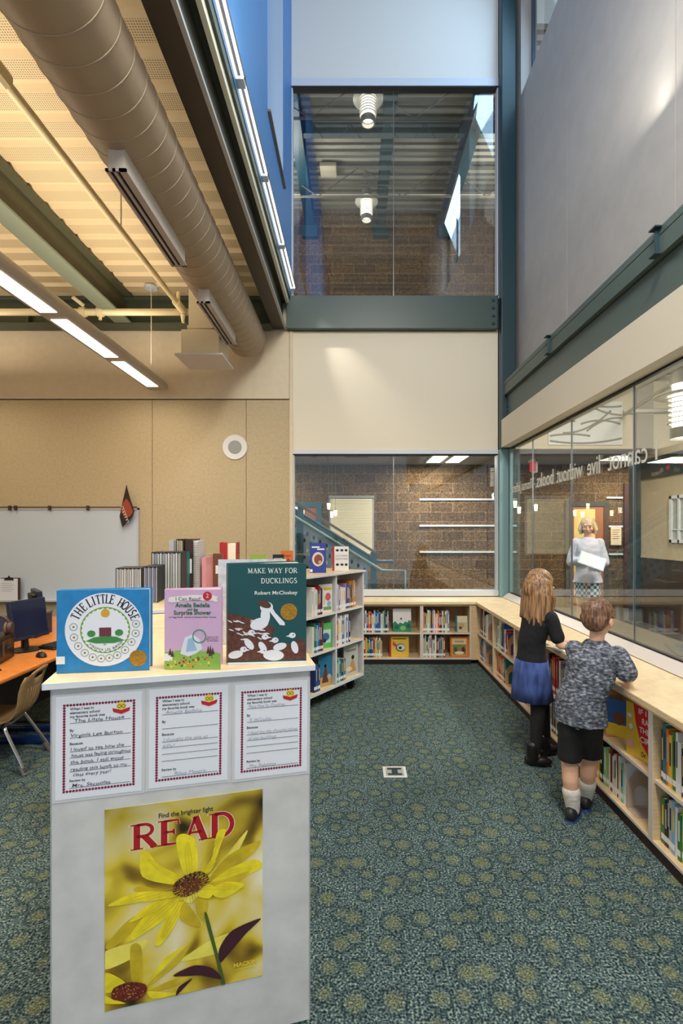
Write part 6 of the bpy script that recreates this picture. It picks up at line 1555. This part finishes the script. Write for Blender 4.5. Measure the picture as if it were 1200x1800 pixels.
SKIN = mat('skin_fair', (232, 186, 160), .5); SKIN2 = mat('skin_light', (228, 180, 150), .5)
def hair_mat(name, c, hi):
    m, nt, b = newmat(name); N, L = nt.nodes, nt.links; b.inputs['Roughness'].default_value = .45
    tc = N.new('ShaderNodeTexCoord'); mp = N.new('ShaderNodeMapping'); mp.inputs['Scale'].default_value = (90, 90, 6); L.new(tc.outputs['Object'], mp.inputs[0])
    n = N.new('ShaderNodeTexNoise'); n.inputs['Scale'].default_value = 1; n.inputs['Detail'].default_value = 4; L.new(mp.outputs[0], n.inputs['Vector'])
    r = N.new('ShaderNodeValToRGB'); L.new(n.outputs['Fac'], r.inputs[0]); r.color_ramp.elements[0].color = rgb(c); r.color_ramp.elements[1].color = rgb(hi); r.color_ramp.elements[0].position = .35; r.color_ramp.elements[1].position = .68
    L.new(r.outputs[0], b.inputs['Base Color'])
    bp = N.new('ShaderNodeBump'); bp.inputs['Strength'].default_value = .6; bp.inputs['Distance'].default_value = .004; L.new(n.outputs['Fac'], bp.inputs['Height']); L.new(bp.outputs[0], b.inputs['Normal'])
    return m
def speckle(name, cols, scale, stretch=(1, 1, 1)):
    m, nt, b = newmat(name); N, L = nt.nodes, nt.links; b.inputs['Roughness'].default_value = .9
    tc = N.new('ShaderNodeTexCoord'); mp = N.new('ShaderNodeMapping'); mp.inputs['Scale'].default_value = stretch; L.new(tc.outputs['Object'], mp.inputs[0])
    n = N.new('ShaderNodeTexNoise'); n.inputs['Scale'].default_value = scale; n.inputs['Detail'].default_value = 2; L.new(mp.outputs[0], n.inputs['Vector'])
    r = N.new('ShaderNodeValToRGB'); L.new(n.outputs['Fac'], r.inputs[0]); cr = r.color_ramp
    while len(cr.elements) < len(cols): cr.elements.new(.5)
    for e, (p, c) in zip(cr.elements, cols): e.position = p; e.color = rgb(c)
    L.new(r.outputs[0], b.inputs['Base Color']); return m

def shoe(par, p, d, k, m, sole, name='shoe'):
    d = V3(d).normalized(); s = d.cross(V3((0, 0, 1))); p = V3((p[0], p[1], 0))
    b = Blob(); R = Matrix((s, d, V3((0, 0, 1)))).transposed()
    b.ell(p+d*.03*k+V3((0, 0, .034*k)), (.038*k, .095*k, .032*k), R).ell(p-d*.035*k+V3((0, 0, .048*k)), (.036*k, .045*k, .045*k), R)
    o = b.build(name, m, par, .004, 3)
    so = MB(); P = [(.040*k*math.cos(a*PI/12)*(1 if math.sin(a*PI/12) > 0 else .86), .030*k+.102*k*math.sin(a*PI/12)) for a in range(24)]
    so.prism(P, p+V3((0, 0, .001)), s, d, (0, 0, .017*k)); q = so.build('sole', sole, o, world=False)
    q.matrix_parent_inverse = (Matrix.Translation(par.location)).inverted()
    q.matrix_parent_inverse = Matrix.Translation(par.location).inverted() @ Matrix.Translation(par.location) @ Matrix.Identity(4)
    return o

# ---- girl, leaning on the worktop, facing the glass
gp = thing('person', 'girl with long brown hair in a black top and denim skirt at the worktop', 'person', (1.285, 3.54, 0))
f, r = V3((.92, .39, 0)).normalized(), None; r = f.cross(V3((0, 0, 1)))
up = V3((0, 0, 1))
hip = V3((1.255, 3.54, .66)); chest = V3((1.285, 3.53, .93)); neck = V3((1.30, 3.535, 1.065)); hc = V3((1.318, 3.545, 1.225))
HR, HL = hip+r*.062, hip-r*.062
FRt, FLt = V3((1.245, 3.45, .05)), V3((1.375, 3.60, .05))
KR, KL = V3((1.275, 3.47, .36)), V3((1.345, 3.58, .36))
SR, SL = neck+r*.115-up*.045, neck-r*.115-up*.045
ER, EL = V3((1.40, 3.40, .84)), V3((1.42, 3.66, .84))
WR, WL = V3((1.52, 3.405, .812)), V3((1.54, 3.60, .812))
b = Blob()
b.loft([(hip-up*.06, r*.09, f*.075), (hip, r*.105, f*.085), (hip+up*.12, r*.085, f*.068), (chest, r*.10, f*.075), (chest+up*.08, r*.098, f*.065), (neck, r*.03, f*.03)])
for H, K, T in ((HR, KR, FRt), (HL, KL, FLt)): b.chain([H-up*.03, K, T], [.052, .046, .032])
for S, E, W in ((SR, ER, WR), (SL, EL, WL)): b.chain([S, E, W], [.034, .028, .021])
b.cap(neck-up*.02, hc-up*.07, .036, .038)
fr = headframe(hc, f, .45); head(b, fr, .98)
hand(b, WR, (.95, .25, -.12), up, -r*-1*-1, .80, .35); hand(b, WL, (.9, -.3, -.1), up, r, .80, .35)
body = b.build('body', SKIN, gp, .0048, 3)
face_parts(gp, fr, .98, 'blue', 'pink')
b = Blob()
b.loft([(hip+up*.00, r*.122, f*.098), (hip+up*.10, r*.104, f*.086), (hip+up*.18, r*.104, f*.084), (chest+up*.03, r*.118, f*.09), (chest+up*.09, r*.112, f*.078), (neck+up*.0, r*.052, f*.046)])
for S, E in ((SR, ER), (SL, EL)): b.cap(S, S.lerp(E, .72), .050, .048)
b.build('black_top', mat('cloth_black_navy', (20, 21, 28), .85), gp, .006, 4, tex=(.09, .012))
b = MB(); n = 60; vs = []; fs = []
RG = [(hip+up*.05, .118, .102), (hip-up*.04, .136, .120), (hip-up*.13, .142, .128), (hip-up*.225, .150, .136)]
for off in (0, -.006):
    for j, (c, a, q) in enumerate(RG):
        for i in range(n):
            t = 2*PI*i/n; w_ = 1+(.03*j/3)*math.sin(9*t+j*.3); vs.append(c+r*((a+off)*w_*math.cos(t))+f*((q+off)*w_*math.sin(t)))
m_ = len(RG)
for o_ in (0, m_*n):
    for j in range(m_-1):
        for i in range(n): fs.append((o_+j*n+i, o_+j*n+(i+1) % n, o_+(j+1)*n+(i+1) % n, o_+(j+1)*n+i))
for j in (0, m_-1):
    for i in range(n): fs.append((j*n+i, j*n+(i+1) % n, m_*n+j*n+(i+1) % n, m_*n+j*n+i))
b.add(vs, fs).build('denim_skirt', speckle('denim_blue', [(.3, (38, 56, 112)), (.7, (72, 96, 160))], 30, (1, 1, .25)), gp, smooth=True, world=True)
b = Blob()
for H, K, T in ((HR, KR, FRt), (HL, KL, FLt)): b.chain([H-up*.05, K, T+up*.05], [.060, .051, .038])
b.build('black_tights', mat('cloth_black', (18, 18, 21), .8), gp, .006, 3)
bt = mat('boot_black', (22, 19, 19), .4)
for T, d in ((FRt, (.9, -.2, 0)), (FLt, (.9, .3, 0))):
    bb2 = Blob(); d = V3(d).normalized(); s = d.cross(up); R = Matrix((s, d, up)).transposed(); p = V3((T.x, T.y, 0))
    bb2.ell(p+d*.028+up*.034, (.036, .088, .033), R).cap(p-d*.012+up*.05, p-d*.012+up*.13, .042, .044).ell(p-d*.028+up*.035, (.035, .042, .035), R)
    bo = bb2.build('boot', bt, gp, .004, 3)
# hair: crown cap, long locks over the back
HAIRG = hair_mat('hair_chestnut', (84, 56, 38), (190, 148, 104))
b = Blob(); c, hf, hr, hu = fr; R = Matrix((hr, hf, hu)).transposed()
b.ell(c-hf*.020+hu*.026, (.087, .100, .094), R).ell(c-hf*.055-hu*.02, (.080, .065, .095), R)
rg_ = random.Random(8)
for k in range(30):
    a = math.radians(-118+236*k/29)
    st = c-hf*(.030+.055*math.cos(a))+hr*(.082*math.sin(a))+hu*.02
    out = (-hf*math.cos(a)+hr*math.sin(a))
    e1 = st+V3((out.x*.03, out.y*.03, -.10)); e2 = V3((e1.x, e1.y, 0))+V3((out.x*.010-.012, out.y*.010, 0)); e2.z = 1.035-rg_.uniform(.0, .075) if abs(k-15) < 11 else 1.06+rg_.uniform(0, .04)
    b.chain([st, e1, e2], [.022, .022, .008+.006*rg_.random()])
b.build('hair', HAIRG, gp, .0055, 2)

# ---- boy, leaning on his elbows
bp2 = thing('person', 'boy with short brown hair in a grey flecked shirt and black shorts', 'person', (1.285, 2.84, 0))
f = V3((.60, .80, 0)).normalized(); r = f.cross(up)
hip = V3((1.265, 2.80, .585)); chest = V3((1.315, 2.795, .82)); neck = V3((1.345, 2.785, 1.00)); hc = V3((1.358, 2.79, 1.128))
HR, HL = hip+r*.06, hip-r*.06
FLt, FRt = V3((1.225, 2.805, .05)), V3((1.355, 2.925, .055))
KL, KR = V3((1.215, 2.82, .315)), V3((1.345, 2.86, .315))
SR, SL = neck+r*.112-up*.062, neck-r*.112-up*.062
ER, EL = V3((1.475, 2.69, .835)), V3((1.41, 3.02, .83))
WR, WL = V3((1.535, 2.80, .815)), V3((1.545, 2.99, .815))
b = Blob()
b.loft([(hip-up*.06, r*.088, f*.07), (hip, r*.098, f*.078), (hip+up*.12, r*.09, f*.07), (chest, r*.102, f*.075), (chest+up*.10, r*.10, f*.068), (neck, r*.03, f*.03)])
for H, K, T in ((HR, KR, FRt), (HL, KL, FLt)):
    mid = K.lerp(T, .35)-f*.012; b.chain([H, K, mid, T], [.066, .046, .044, .028])
for S, E, W in ((SR, ER, WR), (SL, EL, WL)): b.chain([S, E, W], [.036, .030, .021])
b.cap(neck-up*.03, hc-up*.05, .038, .040)
fr = headframe(hc, (.72, .69, 0), .22); head(b, fr, .97)
hand(b, WR, (.35, .85, -.12), up, -r, .82, .5); hand(b, WL, (.8, -.5, -.1), up, r, .82, .5)
b.build('body', SKIN2, bp2, .0048, 3)
face_parts(bp2, fr, .97, 'brown', 'pink')
FLEC = speckle('grey_flecked_jersey', [(.34, (46, 50, 60)), (.46, (82, 88, 100)), (.56, (108, 114, 126)), (.68, (160, 166, 176))], 46, (1, 1, 2.0))
b = Blob()
b.loft([(hip-up*.035, r*.142, f*.112), (hip+up*.10, r*.128, f*.104), (chest-up*.03, r*.130, f*.106), (chest+up*.08, r*.128, f*.098), (neck-up*.055, r*.112, f*.075), (neck+up*.012, r*.050, f*.048)])
for S, E in ((SR, ER), (SL, EL)): b.cap(S, S.lerp(E, .82), .054, .054)
b.build('flecked_shirt', FLEC, bp2, .006, 4, tex=(.10, .014))
b = Blob()
for s, H, K in ((1, HR, KR), (-1, HL, KL)):
    e = H.lerp(K, .93)
    if s == 1: b.loft([(hip+up*.035, r*.118, f*.088), (hip-up*.045, r*.118, f*.088)])
    b.loft([(H+up*.03-r*s*.022, r*.062, f*.084), (H-up*.05-r*s*.010, r*.068, f*.086), (e, r*.064, f*.074)])
b.build('black_shorts', mat('cloth_black', (18, 18, 21), .8), bp2, .006, 3, tex=(.09, .008))
b = Blob()
for K, T in ((KR, FRt), (KL, FLt)): b.cap(T+up*.01, (K.lerp(T, .35)-f*.012).lerp(T, .40), .037, .049)
b.build('white_socks', mat('sock_white', (214, 208, 200), .9), bp2, .005, 2, tex=(.02, .004))
shoe(bp2, FLt, (.62, .78, 0), .92, mat('sneaker_black', (30, 30, 36), .5), mat('sneaker_blue', (64, 100, 170), .4))
shoe(bp2, FRt, (.50, .86, 0), .92, mat('sneaker_black', (30, 30, 36), .5), mat('sneaker_blue', (64, 100, 170), .4))
HAIRB = hair_mat('hair_short_brown', (70, 48, 36), (150, 112, 86))
b = Blob(); c, hf, hr, hu = fr; R = Matrix((hr, hf, hu)).transposed()
b.ell(c-hf*.016+hu*.034, (.080, .096, .084), R).ell(c-hf*.042-hu*.006, (.072, .066, .072), R)
rg_ = random.Random(12)
for k in range(80):
    a, e = rg_.uniform(0, 2*PI), rg_.uniform(-.5, 1.4)
    d = hr*math.cos(e)*math.cos(a)+hf*math.cos(e)*math.sin(a)+hu*math.sin(e)
    if d.dot(hf) > .5: continue
    p = c-hf*.018+hu*.026+V3(d)*.078; b.cap(p, p+V3(d)*.012+(hf*.3-hu*.9)*.014, .011, .006, 8)
b.build('hair', HAIRB, bp2, .0045, 1)

# ---- open book on the worktop between them
t = thing('open_book', 'open picture book lying on the worktop between the children', 'book', (1.60, 3.55, .7605), -1.2)
for s in (-1, 1):
    b = MB(); P = [(0, .002), (s*.03, .016), (s*.09, .014), (s*.20, .006), (s*.20, .003), (0, .001)]
    b.prism(P, (0, -.13, 0), (1, 0, 0), (0, 0, 1), (0, .26, 0)).build('pages', PAGES, t)
    b = MB()
    for k, (x, y, rr, m_i) in enumerate(((.09, .04, .05, 0), (.13, -.05, .04, 1), (.06, -.06, .03, 2))): disc(b, (s*x, y, .0175-.002*(x > .1)*2), (1, 0, 0), (0, 1, 0), rr, 16, m_i)
    b.build('page_picture', [BOOKM['sky'], BOOKM['pink'], BOOKM['mint']], t)
MB().box(-.205, -.133, 0, .205, .133, .0015).build('cover', BOOKM['teal'], t)

# ---- woman in the hall
WX, WYY = 3.36, 7.2
wp = thing('person', 'blonde woman in a pale jacket reading papers behind the right window', 'person', (WX, WYY, 0))
f = V3((-.35, -.94, 0)).normalized(); r = f.cross(up); k = 1.14
hip = V3((WX, WYY, .98)); chest = V3((WX, WYY, 1.32)); neck = V3((WX, WYY, 1.535)); hc = neck+up*.150+f*.025
HR, HL = hip+r*.085, hip-r*.085
FRt, FLt = V3((WX, WYY, .06))+r*.09, V3((WX, WYY, .06))-r*.09
SR, SL = neck+r*.155-up*.085, neck-r*.155-up*.085
ER, EL = SR+V3((0, 0, -.29))+r*.07-f*.02, SL+V3((0, 0, -.29))-r*.07-f*.02
WR, WL = ER+f*.19-r*.16+up*.04, EL+f*.19+r*.10+up*.0
b = Blob()
b.loft([(hip-up*.08, r*.13, f*.11), (hip, r*.15, f*.115), (hip+up*.16, r*.115, f*.09), (chest, r*.14, f*.11), (chest+up*.12, r*.135, f*.09), (neck, r*.045, f*.045)])
for H, T in ((HR, FRt), (HL, FLt)): K = H.lerp(T, .5); b.chain([H, K, K.lerp(T, .35)-f*.02, T], [.09, .058, .056, .036]); b.cap(T, T+f*.11-up*.028, .034, .026)
for S, E, W in ((SR, ER, WR), (SL, EL, WL)): b.chain([S, E, W], [.048, .040, .028])
b.cap(neck-up*.02, hc-up*.06, .05, .05)
fr = headframe(hc, (-.45, -.89, 0), .25); head(b, fr, k)
hand(b, WR, f*.3-r*.8+up*.3, f, up, 1.0, .7); hand(b, WL, f*.3+r*.8+up*.2, f, up, 1.0, .7)
b.build('body', SKIN, wp, .006, 3)
face_parts(wp, fr, k, 'brown', 'rose')
JK = mat('jacket_pale_lavender', (214, 216, 232), .8)
b = Blob()
b.loft([(hip-up*.11, r*.20, f*.165), (hip, r*.175, f*.145), (hip+up*.17, r*.142, f*.12), (chest, r*.168, f*.14), (chest+up*.11, r*.158, f*.115), (neck-up*.02, r*.085, f*.075)])
for S, E, W in ((SR, ER, WR), (SL, EL, WL)): b.chain([S, E, E.lerp(W, .72)], [.062, .062, .058])
b.build('jacket', JK, wp, .009, 4, tex=(.10, .022))
b = Blob(); b.loft([(hip+up*.0, r*.16, f*.13), (hip-up*.12, r*.178, f*.145), (hip-up*.33, r*.168, f*.14)])
m, nt, bs = newmat('checked_skirt'); ck = nt.nodes.new('ShaderNodeTexChecker'); ck.inputs['Scale'].default_value = 24; ck.inputs[1].default_value = rgb((56, 84, 96)); ck.inputs[2].default_value = rgb((206, 216, 224))
tc = nt.nodes.new('ShaderNodeTexCoord'); nt.links.new(tc.outputs['Object'], ck.inputs['Vector']); nt.links.new(ck.outputs[0], bs.inputs['Base Color'])
b.build('checked_skirt', m, wp, .009, 2)
b = Blob(); c, hf, hr, hu = fr; R = Matrix((hr, hf, hu)).transposed()
b.ell(c-hf*.026*k+hu*.030*k, (.086*k, .100*k, .090*k), R)
for i in range(22):
    a = math.radians(-112+224*i/21); st = c-hf*(.025+.055*math.cos(a))*k+hr*(.076*k*math.sin(a))+hu*.02*k
    out = -hf*math.cos(a)+hr*math.sin(a); e1 = st+V3((out.x*.022, out.y*.022, -.08)); e2 = e1+V3((-out.x*.012, -out.y*.012, -.06)); b.chain([st, e1, e2], [.024, .026, .014])
b.build('hair', hair_mat('hair_blonde', (196, 168, 116), (244, 228, 192)), wp, .007, 2)
t = thing('document_folder', 'white folder of papers held open by the blonde woman', 'folder', (WX-.10, WYY-.34, 1.20), 0, rot=Euler((-.7, .35, -.35)))
MB().box(-.17, -.002, -.11, .17, .002, .11).build('cover', mat('folder_grey_white', (196, 204, 214), .5), t); MB().box(-.155, -.006, -.10, .155, -.002, .105).build('paper', mat('white_paper', (226, 230, 240), .6), t)
for s in (FRt, FLt): pass
